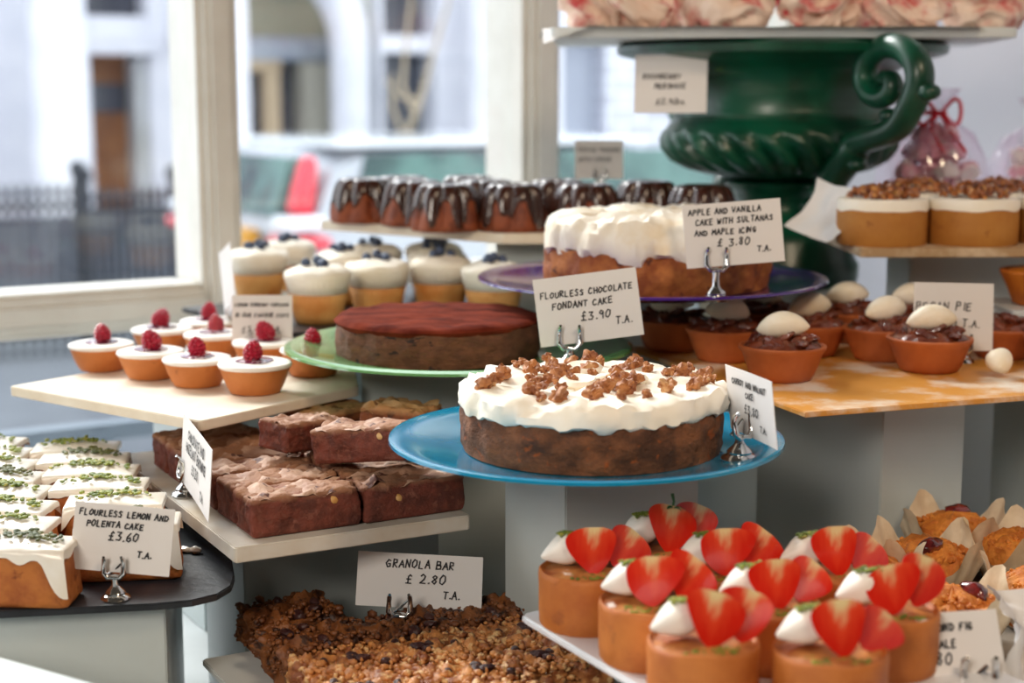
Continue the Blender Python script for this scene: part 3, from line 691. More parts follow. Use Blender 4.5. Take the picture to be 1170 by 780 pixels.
# apple cake
ap = thing('apple_cake', 'tall apple and vanilla cake with thick cracked white icing on the purple plate', 'cake', (0.160, 1.735, CZ - 0.2105))
r = 0.124
bm = B(); lathe(bm, [(0, 0), (r * 0.6, 0), (r * 0.95, 0)] + [(r * (0.985 + 0.012 * math.sin(PI * i / 8)), 0.001 + 0.042 * i / 8) for i in range(9)] + [(r * 0.9, 0.044), (0, 0.044)], 120)
rough_up(bm, 0.005, 45, 12, 4, keep_base=True); obj('sponge', bm, apple_side, ap)
bm = B()
prof = [(0.02, 0.04), (r * 0.88, 0.04), (r * 0.985, 0.037), (r * 1.015, 0.044), (r * 1.012, 0.060), (r * 0.990, 0.070), (r * 0.95, 0.076), (r * 0.85, 0.079), (r * 0.75, 0.080), (r * 0.65, 0.080), (r * 0.5, 0.081), (r * 0.35, 0.081), (r * 0.18, 0.081), (0, 0.081)]
def icea(a, rr, z, j):
    n1 = noise.fractal(Vector((math.cos(a) * 2.6, math.sin(a) * 2.6, 9)), 0.7, 2, 3)
    if 1 < j < 5: z += 0.007 * n1
    return rr * (1 + 0.012 * noise.noise(Vector((math.cos(a) * 6, math.sin(a) * 6, z * 40)))), z
lathe(bm, prof, 130, icea); rough_up(bm, 0.008, 24, 14, 5); rough_up(bm, 0.0035, 75, 5, 3, ridged=True); obj('icing', bm, frost_w, ap)

# ------------------------------------------------------------------ price cards with handwriting, and their chrome stands
FONT = {
 'A': '0,0 .45,1 .9,0;.2,.4 .75,.4', 'B': '0,0 0,1 .6,.95 .65,.6 .05,.52 .75,.45 .75,.05 0,0', 'C': '.8,.85 .4,1 .05,.6 .1,.15 .45,0 .85,.15',
 'D': '.1,0 .1,1;0,1 .6,.9 .85,.5 .6,.08 0,0', 'E': '.75,1 .1,.95 .1,0 .8,.03;.1,.5 .65,.52', 'F': '.8,1 .1,.95 .1,0;.1,.5 .6,.52', 'G': '.8,.85 .4,1 .05,.5 .4,0 .8,.1 .8,.45 .45,.42',
 'H': '.1,1 .1,0;.8,1 .8,0;.1,.5 .8,.5', 'I': '.3,1 .3,0', 'K': '.1,1 .1,0;.75,1 .1,.45 .8,0', 'L': '.1,1 .1,.02 .7,0', 'M': '0,0 .15,1 .45,.4 .8,1 .95,0', 'N': '.05,0 .1,1 .75,.05 .8,1',
 'O': '.4,1 .05,.6 .1,.15 .45,0 .85,.35 .8,.85 .4,1', 'P': '.1,0 .1,1 .7,.95 .75,.6 .1,.48', 'R': '.1,0 .1,1 .7,.95 .7,.6 .1,.5 .8,0', 'S': '.75,.88 .35,1 .1,.75 .7,.4 .6,.05 .05,.1', 'T': '0,1 .85,.97;.42,1 .4,0',
 'U': '.1,1 .1,.2 .4,0 .75,.2 .8,1', 'V': '0,1 .4,0 .85,1', 'W': '0,1 .2,0 .45,.7 .7,0 .95,1', 'Y': '0,1 .4,.5 .85,1;.4,.5 .35,0', 'Z': '.05,.95 .8,1 .05,.05 .85,0',
 '.': '.15,0 .25,.06', '0': '.4,1 .05,.6 .1,.15 .45,0 .8,.35 .78,.85 .4,1', '2': '.1,.8 .4,1 .75,.8 .6,.45 .05,.05 .85,.03', '3': '.1,.95 .75,.95 .35,.55 .8,.4 .6,.03 .05,.08', '6': '.6,1 .15,.55 .1,.15 .5,0 .8,.2 .6,.48 .15,.35',
 '8': '.7,.85 .4,1 .15,.8 .7,.3 .45,0 .1,.25 .65,.7 .7,.85', '9': '.75,.8 .4,1 .12,.7 .45,.5 .75,.75 .7,0', '4': '.6,0 .6,1 .05,.35 .85,.35', '5': '.75,1 .2,1 .15,.55 .65,.55 .6,.05 .1,.05',
 '£': '.75,.85 .5,1 .3,.8 .35,.05;0,.03 .8,.02;.05,.5 .65,.5'}
def write(bm, text, x, y, h, th, rnd, slant=0.12, base=0.0):
    cx = x
    for chx in text:
        if chx == ' ': cx += h * 0.65; continue
        g = FONT.get(chx)
        if g:
            jx, jy, js = rnd.uniform(-0.05, 0.05), rnd.uniform(-0.07, 0.07), rnd.uniform(0.9, 1.1)
            for st in g.split(';'):
                pts = [tuple(float(q) for q in p.split(',')) for p in st.split()]
                P = [Vector((cx + (px + jx + rnd.uniform(-.03, .03)) * h * 0.72 + py * h * slant, y + (py * js + jy) * h)) for px, py in pts]
                for a, b in zip(P[:-1], P[1:]):
                    d = (b - a); 
                    if d.length < 1e-7: continue
                    d.normalize(); n = Vector((-d.y, d.x)) * th / 2; e = d * th * 0.35
                    v = [bm.verts.new((q.x, q.y, base)) for q in (a - e - n, b + e - n, b + e + n, a - e + n)]
                    bm.faces.new(v)
        cx += h * (0.42 if chx in '.I' else 0.86)
    return cx
def tw(text, h): return sum(h * 0.65 if c == ' ' else h * (0.42 if c in '.I' else 0.86) for c in text)
def card(tl, bl, br, lines, label, seed=1, m=card_m, th=0.0011, parent_group='handwritten price cards'):
    """tl/bl/br: world corners. lines: (text, x centre 0..1, y 0..1 from the top, height as a fraction of card height)"""
    X = (br - bl); W = X.length; X.normalize(); Yv = tl - bl; Yv -= X * Yv.dot(X); H = Yv.length; Yv.normalize(); Z = X.cross(Yv)
    M = Matrix(((X.x, Yv.x, Z.x, bl.x), (X.y, Yv.y, Z.y, bl.y), (X.z, Yv.z, Z.z, bl.z), (0, 0, 0, 1)))
    bm = B(); nx = 6
    g0 = []
    bow = 0.0006
    for z in (0, -0.0006):
        g = [[bm.verts.new((W * i / nx, H * j, z - bow * (1 - (2 * i / nx - 1) ** 2))) for j in (0, 1)] for i in range(nx + 1)]; g0.append(g)
    rect_faces(bm, g0[0]); rect_faces(bm, g0[1])
    for i in range(nx):
        for j in (0, 1): bm.faces.new((g0[0][i][j], g0[0][i + 1][j], g0[1][i + 1][j], g0[1][i][j]))
    for i in (0, nx): bm.faces.new((g0[0][i][0], g0[0][i][1], g0[1][i][1], g0[1][i][0]))
    o = obj('price_card', bm, m); o.matrix_world = M; tag(o, label, 'price card')
    if lines:
        rnd = random.Random(seed); bm = B()
        for (text, cx, cy, hh) in lines:
            h = hh * H; h *= min(1, 0.9 * W / tw(text, h)); write(bm, text, cx * W - tw(text, h) / 2, H * (1 - cy) - h / 2, h, th, rnd, base=0.0004)
        t = obj('handwriting', bm, ink, None, smooth=False, clean=False); t.parent = o
        t['label'] = 'black handwriting'
    return o, M, W, H
def stand(base, top, yaw, label, s=1.0):
    """chrome card stand: stepped round foot, stem, cradle and two curled clips; top = height of the card's bottom edge"""
    t = thing('card_stand', label, 'card stand', base, yaw, 'chrome card stands')
    h = top - base.z + 0.004
    bm = B(); k = s
    lathe(bm, [(0, 0), (0.0125 * k, 0), (0.0130 * k, 0.0015 * k), (0.0115 * k, 0.0035 * k), (0.0085 * k, 0.0050 * k), (0.0088 * k, 0.0065 * k), (0.0078 * k, 0.0080 * k), (0.0050 * k, 0.0105 * k), (0.0034 * k, 0.0125 * k), (0, 0.0130 * k)], 32)
    obj('foot', bm, chrome, t)
    bm = B(); lathe(bm, [(0, 0.012 * k), (0.0036 * k, 0.012 * k), (0.0030 * k, h * 0.6), (0.0042 * k, h - 0.006 * k), (0, h - 0.005 * k)], 20); obj('stem', bm, chrome, t)
    for sx in (-1, 1):
        bm = B()
        pts = [(0, -0.004 * k, h - 0.007 * k), (sx * 0.005 * k, -0.0045 * k, h - 0.0075 * k), (sx * 0.0085 * k, -0.004 * k, h - 0.003 * k), (sx * 0.0085 * k, -0.0025 * k, h + 0.004 * k), (sx * 0.0080 * k, -0.0030 * k, h + 0.009 * k), (sx * 0.0075 * k, -0.0060 * k, h + 0.0115 * k)]
        tube(bm, pts, [0.0016 * k, 0.0022 * k, 0.0026 * k, 0.0020 * k, 0.0022 * k, 0.0012 * k], 10); obj('clip', bm, chrome, t)
    bm = B(); tube(bm, [(-0.006 * k, 0.003 * k, h - 0.006 * k), (0, 0.0035 * k, h - 0.002 * k), (0.006 * k, 0.003 * k, h + 0.004 * k)], 0.0012 * k, 8); obj('back_clip', bm, chrome, t)
    return t
def card_px(tl, bl, br, t3, *a, **k): return card(D(*tl, t3[0]), D(*bl, t3[1]), D(*br, t3[2]), *a, **k)
def stand_at(u, v, z, top_v, t_card, yaw, label, s=1.0):
    b = G(u, v, z); top = D(u, top_v, t_card).z
    return stand(b, top, yaw, label, s)
# lemon card
zS = Z_SLATE
lb = G(130, 684, zS); tl_ = lb.y / 0.97
card_px((73, 571), (79, 649), (193, 659), (1.261, 1.259, 1.259), [('FLOURLESS LEMON AND', 0.5, 0.14, 0.085), ('POLENTA CAKE', 0.42, 0.30, 0.085), ('£3.60', 0.52, 0.47, 0.12), ('T.A.', 0.74, 0.71, 0.09)], 'white card reading flourless lemon and polenta cake, standing on the slate', 1)
stand(Vector((D(130, 684, 1.255).x, 1.2135, CZ + zS)), D(130, 654, 1.259).z, 0, 'chrome card stand on the dark slate holding the lemon cake card', 0.92)
# brownie card, turned almost edge on
card_px((208, 470), (206, 547), (238, 597), (1.47, 1.47, 1.325), [('CHOCOLATE AND', 0.5, 0.2, 0.13), ('HAZELNUT BROWNIE', 0.5, 0.4, 0.13), ('£3.20', 0.5, 0.62, 0.14), ('T.A.', 0.75, 0.82, 0.1)], 'white brownie card turned nearly edge on at the left of the marble board', 2, th=0.0016)
stand(G(213, 566, Z_BRN), G(213, 566, Z_BRN).z + 0.020, -1.15, 'chrome card stand on the left edge of the marble board', 1.1)
# granola card
card_px((411, 629), (406, 691), (550, 698), (1.40, 1.385, 1.40), [('GRANOLA BAR', 0.50, 0.20, 0.14), ('£ 2.80', 0.55, 0.46, 0.17), ('T.A.', 0.76, 0.74, 0.13)], 'white card reading granola bar under the brownie board', 3)
stand(Vector((D(457, 700, 1.375).x, D(457, 700, 1.375).y, CZ + Z_GRAN)), D(457, 691, 1.39).z, 0.0, 'dark-looking chrome card stand behind the granola bars', 1.1)
# carrot card
card_px((823, 414), (835, 489), (888, 514), (1.300, 1.300, 1.215), [('CARROT AND WALNUT', 0.5, 0.20, 0.085), ('CAKE', 0.5, 0.36, 0.085), ('£3.80', 0.52, 0.58, 0.13), ('T.A.', 0.75, 0.80, 0.09)], 'white card reading carrot and walnut cake at the right edge of the blue plate', 4)
stand(Vector((0.182, 1.232, CZ - 0.2915)), CZ - 0.268, 0.7, 'chrome card stand on the right of the blue plate', 1.15)
# chocolate card
card_px((607, 320), (618, 397), (736, 382), (1.53, 1.53, 1.53), [('FLOURLESS CHOCOLATE', 0.50, 0.26, 0.09), ('FONDANT CAKE', 0.45, 0.43, 0.09), ('£3.90', 0.57, 0.62, 0.12), ('T.A.', 0.83, 0.74, 0.10)], 'white card reading flourless chocolate fondant cake at the front of the green plate', 5)
stand(Vector((0.056, 1.5125, CZ - 0.2670)), D(650, 392, 1.53).z, 0, 'chrome card stand on the right of the green plate', 1.2)
# apple card
card_px((779, 235), (785, 307), (897, 298), (1.59, 1.59, 1.59), [('APPLE AND VANILLA', 0.43, 0.13, 0.085), ('CAKE WITH SULTANAS', 0.52, 0.29, 0.085), ('AND MAPLE ICING', 0.42, 0.46, 0.085), ('£ 3.80', 0.50, 0.63, 0.12), ('T.A.', 0.80, 0.77, 0.09)], 'white card reading apple and vanilla cake with sultanas on the purple plate', 6)
stand(Vector((0.2065, 1.5855, CZ - 0.209)), D(818, 303, 1.59).z, 0, 'chrome card stand on the front of the purple plate', 1.2)
# pecan card
card_px((1043, 322), (1043, 399), (1134, 401), (1.655, 1.655, 1.655), [('PECAN PIE', 0.38, 0.35, 0.12), ('£3.60 T.A.', 0.52, 0.60, 0.11)], 'white card reading pecan pie between the pecan tarts', 7)
stand(Vector((0.474, 1.637, CZ + Z_YEL)), D(1100, 400, 1.65).z, 0, 'chrome card stand between the pecan tarts', 1.0)
# tart / cupcake card
card_px((262, 337), (265, 392), (334, 392), (1.76, 1.76, 1.76), [('LEMON CURRANT CUPCAKE', 0.5, 0.20, 0.085), ('IN OUR FAVOUR CUPS', 0.5, 0.42, 0.085), ('£3.40 T.A.', 0.5, 0.72, 0.12)], 'pale card standing behind the raspberry tarts in front of the cupcakes', 8, th=0.0008)
stand(Vector((-0.285, 1.741, CZ + Z_RASP)), D(300, 392, 1.76).z, 0, 'chrome card stand behind the raspberry tarts', 0.9)
card_px((251, 288), (258, 368), (271, 358), (1.93, 1.93, 1.86), None, 'blank-looking white card seen edge on beside the left window post', 9)
stand(Vector((D(264, 372, 1.89).x, D(264, 372, 1.89).y, CZ + Z_CUP)), D(264, 362, 1.89).z, 0.9, 'chrome card stand beside the left window post', 0.9)
# meringue card hung on the urn's rim
card_px((724, 63), (724, 129), (807, 129), (1.945, 1.940, 1.925), [('RASPBERRY', 0.38, 0.37, 0.085), ('MERINGUE', 0.50, 0.54, 0.085), ('£2.90', 0.46, 0.80, 0.10), ('T.A.', 0.65, 0.82, 0.06)], 'white card reading raspberry meringue hung on the rim of the green urn', 10)
card_px((657, 160), (657, 204), (712, 204), (2.17, 2.17, 2.17), [('TOFFEE PUDDING', 0.5, 0.25, 0.11), ('WITH SAUCE', 0.42, 0.5, 0.11)], 'small white card standing behind the bundt cakes', 11, th=0.0009)
stand(Vector((D(685, 215, 2.17).x, D(685, 215, 2.17).y, CZ + Z_BUNDT)), D(685, 204, 2.17).z, 0, 'chrome card stand behind the bundt cakes', 0.9)
# fig card
card_px((1024, 702), (1036, 790), (1152, 782), (1.10, 1.085, 1.10), [('ALMOND FIG', 0.48, 0.20, 0.095), ('ROYALE', 0.38, 0.42, 0.10), ('£3.80', 0.30, 0.62, 0.15)], 'white card ending in fig at the bottom right behind the strawberry tarts', 12)
stand(Vector((D(1122, 770, 1.085).x, 1.045, CZ + ZC)), D(1122, 780, 1.09).z, 0, 'chrome card stand holding the fig card at the bottom right', 1.3)

# ------------------------------------------------------------------ bundt cakes
def make_bundt(seed, rd=0.0445, H=0.050):
    t = thing('bundt_cake', '', 'bundt cake'); N = 8
    prof = [(x, z * 1.16) for x, z in [(0.012, 0.0), (0.03, 0.0), (rd * 0.97, 0.0), (rd, 0.004), (rd * 0.98, 0.012), (rd * 0.92, 0.022), (rd * 0.87, 0.032), (rd * 0.80, 0.041), (rd * 0.68, 0.048), (rd * 0.52, 0.050), (rd * 0.36, 0.047), (rd * 0.26, 0.038), (rd * 0.24, 0.02), (rd * 0.25, 0.0)]]
    def fl(off=0):
        def f(a, r, z, j):
            k = 0.17 * max(0, min(1, (r - 0.014) / 0.02)) * (0.5 if z < 0.006 else 1)
            q = abs(math.cos(N * a / 2)) ** 0.7
            return (r + off) * (1 - k + k * q * 1.25), z + (off if z > 0.01 else 0)
        return f
    bm = B(); lathe(bm, prof, 108, fl()); rough_up(bm, 0.0007, 120, seed, 2, keep_base=True); obj('sponge', bm, choc_sponge, t, ang=0)
    # glaze: from the hole over the top and down in drips
    bm = B(); f = fl(0.0016); grid = []
    rp = prof[3:12][::-1]      # inner -> outer
    for i in range(144):
        a = 2 * PI * i / 144
        dd = 0.5 + 0.5 * noise.noise(Vector((math.cos(a) * 3.3, math.sin(a) * 3.3, seed * 2.7))) * 1.6 + 0.28 * math.sin(7 * a + seed)
        zmin = 0.040 - 0.042 * max(0.15, min(1, dd * 0.95))
        row = []
        for j in range(22):
            s = j / 21 * (len(rp) - 1); i0 = min(int(s), len(rp) - 2); fr = s - i0
            r_ = rp[i0][0] * (1 - fr) + rp[i0 + 1][0] * fr; z_ = rp[i0][1] * (1 - fr) + rp[i0 + 1][1] * fr
            if s > 3 and z_ < zmin: r_ , z_ = None, None
            if r_ is None:
                r_, z_ = row_last; rr, zz = r_, z_
                rr -= 0.0022
            else: row_last = (r_, z_); rr, zz = r_, z_
            rr, zz = f(a, rr, zz, 5); row.append(bm.verts.new((rr * math.cos(a), rr * math.sin(a), zz)))
        grid.append(row)
    rect_faces(bm, grid, True); obj('chocolate_glaze', bm, glaze, t, ang=0, clean=False)
    return t
bl = ['glossy bundt cake at the far left end of its board', 'bundt cake second from the left, partly behind its neighbours', 'front bundt cake third from the left on the pale board', 'large front bundt cake with long drips at the corner of the pale board',
      'dark bundt cake just left of and behind the apple cake', 'dark bundt cake directly behind the white icing of the apple cake', 'bundt cake nearest to the green urn', 'bundt cake at the back between the left-hand pair', 'bundt cake at the back, mostly hidden behind the corner one', 'bundt cake at the back in front of the small white card', 'bundt cake at the back beside the foot of the urn']
bp = [(-0.200, 2.125), (-0.128, 2.075), (-0.083, 1.995), (0.002, 1.992), (0.092, 1.99), (0.164, 2.035), (0.222, 1.975), (-0.15, 2.17), (-0.035, 2.085), (0.060, 2.085), (-0.06, 2.18)]
bp[4] = (0.094, 1.992); bp[6] = (0.236, 1.962)
bp[5] = (0.176, 2.06)
multi([make_bundt(1), make_bundt(2), make_bundt(3)], [((x, y, CZ + Z_BUNDT), i * 0.9, bl[i]) for i, (x, y) in enumerate(bp)], 'bundt cakes on the pale board')

# ------------------------------------------------------------------ blueberry cupcakes
def blueberry_bm(r):
    bm = B(); lathe(bm, [(0, -r), (r * 0.5, -r * 0.86), (r * 0.87, -r * 0.5), (r, 0), (r * 0.87, r * 0.5), (r * 0.55, r * 0.8), (r * 0.38, r * 0.92), (r * 0.22, r * 0.80), (0, r * 0.72)], 18); return bm
def make_cupcake(seed):
    t = thing('blueberry_cupcake', '', 'cupcake'); rnd = random.Random(seed)
    def pl(a, r, z, j): return r * (1 + 0.018 * math.cos(34 * a) * (r > 0.01)), z
    bm = B(); lathe(bm, [(0, 0), (0.022, 0), (0.0255, 0.001), (0.0275, 0.010), (0.0300, 0.022), (0.0325, 0.034), (0.031, 0.035), (0, 0.035)], 136, pl); obj('sponge', bm, golden, t, ang=0)
    bm = B(); lathe(bm, [(0.020, 0.034), (0.0328, 0.0335), (0.0352, 0.046), (0.0375, 0.052), (0.0370, 0.056), (0.033, 0.0595), (0.026, 0.062), (0.018, 0.0635), (0.010, 0.064), (0, 0.064)], 136, lambda a, r, z, j: (r * (1 + (0.014 * math.cos(34 * a) if j in (1, 2) else 0) + 0.02 * noise.noise(Vector((math.cos(a) * 2, math.sin(a) * 2, z * 50 + seed)))), z + 0.004 * noise.noise(Vector((math.cos(a) * 1.4 + seed, math.sin(a) * 1.4, r * 60))) * (j > 3)))
    fr_ = obj('frosting', bm, frost, t, ang=0)
    for i in range(rnd.choice((5, 6))):
        a = i * 2.1 + seed; q = (0.013 if i % 2 else 0.010) if i else 0
        o = obj('blueberry', blueberry_bm(0.0056), blueb, fr_); o.location = (q * math.cos(a), q * math.sin(a), 0.0668 + (0.003 if i == 0 else 0)); o.rotation_euler = (rnd.uniform(-1, 1), rnd.uniform(-1, 1), 0)
    return t
cl = ['blueberry cupcake above the pale card at the left', 'big golden blueberry cupcake nearest the front', 'blueberry cupcake just left of the cocoa-dusted cake top', 'blueberry cupcake right behind the chocolate cake', 'blueberry cupcake tucked under the left rim of the purple plate',
      'blueberry cupcake at the back beside the car tail light', 'blueberry cupcake in the back row, second from the left', 'blueberry cupcake in the back row below the bundt board', 'blueberry cupcake in the back row near the cream block', 'blueberry cupcake at the far back right, half hidden by the purple plate']
cps = [(297, 2.12), (364, 1.905), (432, 1.975), (504, 2.015), (565, 2.03), (330, 2.23), (392, 2.08), (446, 2.14), (508, 2.13), (575, 2.16)]
its = []
for i, (u, t_) in enumerate(cps):
    x = (u - 585) / FPX * t_; its.append(((x, t_ * 0.99, CZ + Z_CUP), i * 1.3, cl[i], 1.08))
its[7] = ((-0.19, 2.145, CZ + Z_CUP), 1, cl[7], 1.08); its[4] = ((its[4][0][0], 1.925, CZ + Z_CUP), 1, cl[4], 1.08); its[8] = ((-0.10, 2.085, CZ + Z_CUP), 2, cl[8], 1.08); its[9] = ((-0.108, 2.175, CZ + Z_CUP), 2, cl[9], 1.08); 
multi([make_cupcake(1), make_cupcake(2)], its, 'blueberry cupcakes behind the chocolate cake')

# ------------------------------------------------------------------ raspberry tarts
def raspberry_bm(seed, s=1.0):
    bm = B(); n = 0
    for k, (zz, rr, m) in enumerate(((0.000, 0.0060, 9), (0.0035, 0.0072, 11), (0.0070, 0.0070, 11), (0.0105, 0.0056, 9), (0.0135, 0.0034, 6), (0.0152, 0.0, 1))):
        for i in range(m):
            a = 2 * PI * (i + 0.5 * (k % 2)) / m
            ball(bm, (rr * math.cos(a) * s, rr * math.sin(a) * s, zz * s), 0.0023 * s, 1)
    ball(bm, (0, 0, 0.007 * s), 0.0072 * s, 2, sc=(0.9, 0.9, 1.0))
    return bm
def make_rtart(seed):
    t = thing('raspberry_tart', '', 'tart'); rnd = random.Random(seed)
    bm = B(); lathe(bm, [(0, 0), (0.020, 0), (0.0235, 0.001), (0.0265, 0.006), (0.0300, 0.014), (0.0330, 0.0225), (0.0335, 0.0255), (0.030, 0.026), (0, 0.024)], 56, nfn(seed, 2, 0.01)); obj('pastry_shell', bm, pastry, t)
    bm = B(); lathe(bm, [(0, 0.0252), (0.030, 0.0250), (0.0345, 0.0252), (0.0355, 0.0272), (0.0345, 0.0292), (0.031, 0.0302), (0.020, 0.0304), (0, 0.0300)], 64, nfn(seed + 5, 2.5, 0.02)); obj('cream_filling', bm, cream_w, t)
    bm = B(); lathe(bm, [(0, 0.0300), (0.0165, 0.0302), (0.0175, 0.0312), (0.014, 0.0322), (0, 0.0325)], 40, nfn(seed + 9, 2, 0.16)); obj('jam', bm, jam, t)
    bm = raspberry_bm(seed, rnd.uniform(1.02, 1.2)); o = obj('raspberry', bm, raspb, t, clean=False); o.location = (rnd.uniform(-.003, .003), rnd.uniform(-.003, .003), 0.0335); o.rotation_euler = (rnd.uniform(-.5, .5), rnd.uniform(-.4, .4), seed)
    return t
rl = ['raspberry tart furthest left on the cream board', 'raspberry tart second from the left in the front row', 'raspberry tart third in the front row with a small round berry', 'raspberry tart with the tallest berry, right end of the front row',
      'raspberry tart behind the leftmost one', 'raspberry tart at the very back beside the window post', 'raspberry tart in the second row behind the small-berry tart', 'raspberry tart directly in front of the pale card', 'raspberry tart tucked under the left rim of the green plate']
rps = [(117, 422, 1), (173, 431, 1.0), (226, 440, 1.0), (292, 448, 1.06), (186, 403, 1), (240, 393, 1), (246, 409, 1.0), (303, 419, 1.0), (358, 428, 1.0)]
multi([make_rtart(i) for i in range(1, 4)], [(G(u, v, Z_RASP), i, rl[i], s) for i, (u, v, s) in enumerate(rps)], 'raspberry tarts on the cream board')

# ------------------------------------------------------------------ pecan tarts
def quenelle_bm(L=0.050, r=0.0135, seed=0):
    bm = B(); n = 18; pts = []; rad = []
    for i in range(n + 1):
        s = -1 + 2 * i / n; pts.append((s * L / 2, 0, 0.004 * (1 - s * s))); rad.append(max(0.0004, r * (1 - abs(s) ** 2.1) ** 0.75))
    grid = []
    for i, p in enumerate(pts):
        grid.append([bm.verts.new((p[0], rad[i] * math.cos(a) * (1 + 0.05 * math.cos(3 * a)), p[2] + rad[i] * 0.92 * math.sin(a) * (1 + 0.05 * math.cos(3 * a)))) for a in [2 * PI * k / 24 for k in range(24)]])
    for g in grid: g.append(g[0])
    rect_faces(bm, grid); return bm
def pecan_bm(seed):
    bm = B(); ball(bm, (0, 0, 0), 1, 3, sc=(0.013, 0.0062, 0.0038))
    for v in bm.verts:
        v.co.z += 0.0012 * math.sin(v.co.y * 2200) * (v.co.z > 0) - 0.0016 * math.exp(-(v.co.y / 0.0012) ** 2) * (v.co.z > 0)
        v.co += v.co.normalized() * 0.0012 * noise.noise(v.co * 160 + Vector((seed, 0, 0)))
    return bm
def make_pecan(seed, q=True):
    t = thing('pecan_tart', '', 'tart'); rnd = random.Random(seed)
    bm = B(); lathe(bm, [(0, 0), (0.024, 0), (0.0275, 0.0012), (0.0305, 0.006), (0.0345, 0.016), (0.0380, 0.026), (0.0412, 0.0300), (0.0415, 0.0325), (0.0385, 0.0335), (0.036, 0.031), (0, 0.030)], 64, nfn(seed, 2.4, 0.014)); obj('pastry_shell', bm, pastry_red, t)
    bm = B(); lathe(bm, [(0, 0.03), (0.030, 0.031), (0.0365, 0.0325), (0.033, 0.0355), (0.022, 0.038), (0.010, 0.0395), (0, 0.040)], 56); rough_up(bm, 0.004, 90, seed, 3, fn=lambda v: v.co.z > 0.031); fl_p = obj('filling', bm, pecan_m, t)
    for i in range(11):
        a = i * 2.4 + rnd.uniform(-.2, .2); q_ = 0.006 + 0.024 * (i / 11) ** 0.7
        o = obj('pecan_half', pecan_bm(i + seed), pecan_m, fl_p); o.location = (q_ * math.cos(a), q_ * math.sin(a), 0.0435 - q_ * 0.22); o.rotation_euler = (rnd.uniform(-.5, .5), rnd.uniform(-.6, .6), rnd.uniform(0, 6))
    if q:
        o = obj('cream_quenelle', quenelle_bm(), cream_q, t); o.location = (0.0, -0.004, 0.0495); o.rotation_euler = (0.1, -0.08 if seed % 2 else 0.12, rnd.uniform(-.25, .25)); o['label'] = 'ivory cream quenelle'
    return t
pl_ = ['pecan tart under the left part of the purple plate', 'pecan tart second from the left, beside the leftmost one', 'front pecan tart just right of the carrot cake card', 'pecan tart directly behind the front left one',
       'pecan tart at the back with its cream leaning under the purple rim', 'pecan tart at the back centre with a tall rounded cream', 'pecan tart in the middle of the row, left of the front right one', 'pecan tart at the back behind the pecan pie card', 'front right pecan tart with cream lying level before the card']
pps = [(768, 399), (829, 411), (893, 433), (922, 405), (872, 388), (965, 389), (1008, 410), (1040, 391), (1061, 423)]
multi([make_pecan(1), make_pecan(2), make_pecan(3)], [(G(u, v, Z_YEL), [0, 0.1, -0.15, 0.2, -0.9, 0.1, 0.3, 0.0, 0.0][i], pl_[i], 1.05) for i, (u, v) in enumerate(pps)], 'pecan tarts with cream on the yellow board')
pt2 = make_pecan(5, False); pt2.location = G(1146, 408, Z_YEL); tag(pt2, 'pecan tart without cream right of the pecan pie card', None, 'plain pecan tarts'); 
pt3 = copy_tree(pt2); pt3.location = G(1216, 420, Z_YEL); tag(pt3, 'plain pecan tart cut off by the right edge of the photo')
bm = quenelle_bm(0.034, 0.0135); o = obj('cream_dollop', bm, cream_q); o.location = G(1141, 430, Z_YEL) + Vector((0, 0, 0.0125)); o.rotation_euler = (0, 0, 1.35); tag(o, 'ball of ivory cream fallen onto the yellow board', 'cream')

# ------------------------------------------------------------------ green urn
ur = thing('garden_urn', 'dark green cast iron urn with a scrolled handle carrying the meringue board', 'urn', (0.352, 2.10, CZ - 0.250))
R0 = 2.1 / 1800
zt_ = lambda v: 2.1 * (-sp + (390 - v) / FPX * cp) + 0.250
prof_body = [(0.035, zt_(206)), (0.055, zt_(203)), (0.072, zt_(201)), (0.092, zt_(198)), (0.118, zt_(192)), (0.139, zt_(182)), (0.151, zt_(168)), (0.1535, zt_(158)), (0.152, zt_(150)), (0.143, zt_(140)), (0.137, zt_(135)), (0.139, zt_(131)), (0.1385, zt_(126)), (0.136, zt_(120)), (0.140, zt_(100)), (0.146, zt_(85)), (0.160, zt_(76)), (0.185, zt_(70)), (0.205, zt_(66)), (0.213, zt_(63)), (0.2145, zt_(55)), (0.205, zt_(50)), (0.19, zt_(53)), (0.15, zt_(64)), (0.12, zt_(110)), (0.0, zt_(150))]
def gad(a, r, z, j):
    if 3 <= j <= 34:
        k = math.sin(PI * (j - 3) / 31); tw_ = a + (z - 0.15) * 5.5
        return r * (1 + 0.13 * k * (abs(math.sin(13 * tw_)) - 0.7)), z
    return r, z
pb2 = []
for i in range(len(prof_body) - 1):
    p, q = prof_body[i], prof_body[i + 1]; n_ = 4 if i < 9 else 1
    for k in range(n_): pb2.append((p[0] + (q[0] - p[0]) * k / n_, p[1] + (q[1] - p[1]) * k / n_))
pb2.append(prof_body[-1]); prof_body = pb2
bm = B(); lathe(bm, prof_body, 208, gad); obj('bowl', bm, urn_m, ur, ang=55)
bm = B()
lathe(bm, [(0, 0), (0.108, 0), (0.110, 0.012), (0.110, zt_(300)), (0.104, zt_(292)), (0.100, zt_(272)), (0.090, zt_(260)), (0.070, zt_(250)), (0.058, zt_(240)), (0.054, zt_(228)), (0.057, zt_(217)), (0.067, zt_(213)), (0.069, zt_(208)), (0.060, zt_(203)), (0, zt_(203))], 64); obj('foot', bm, urn_m, ur, ang=55)
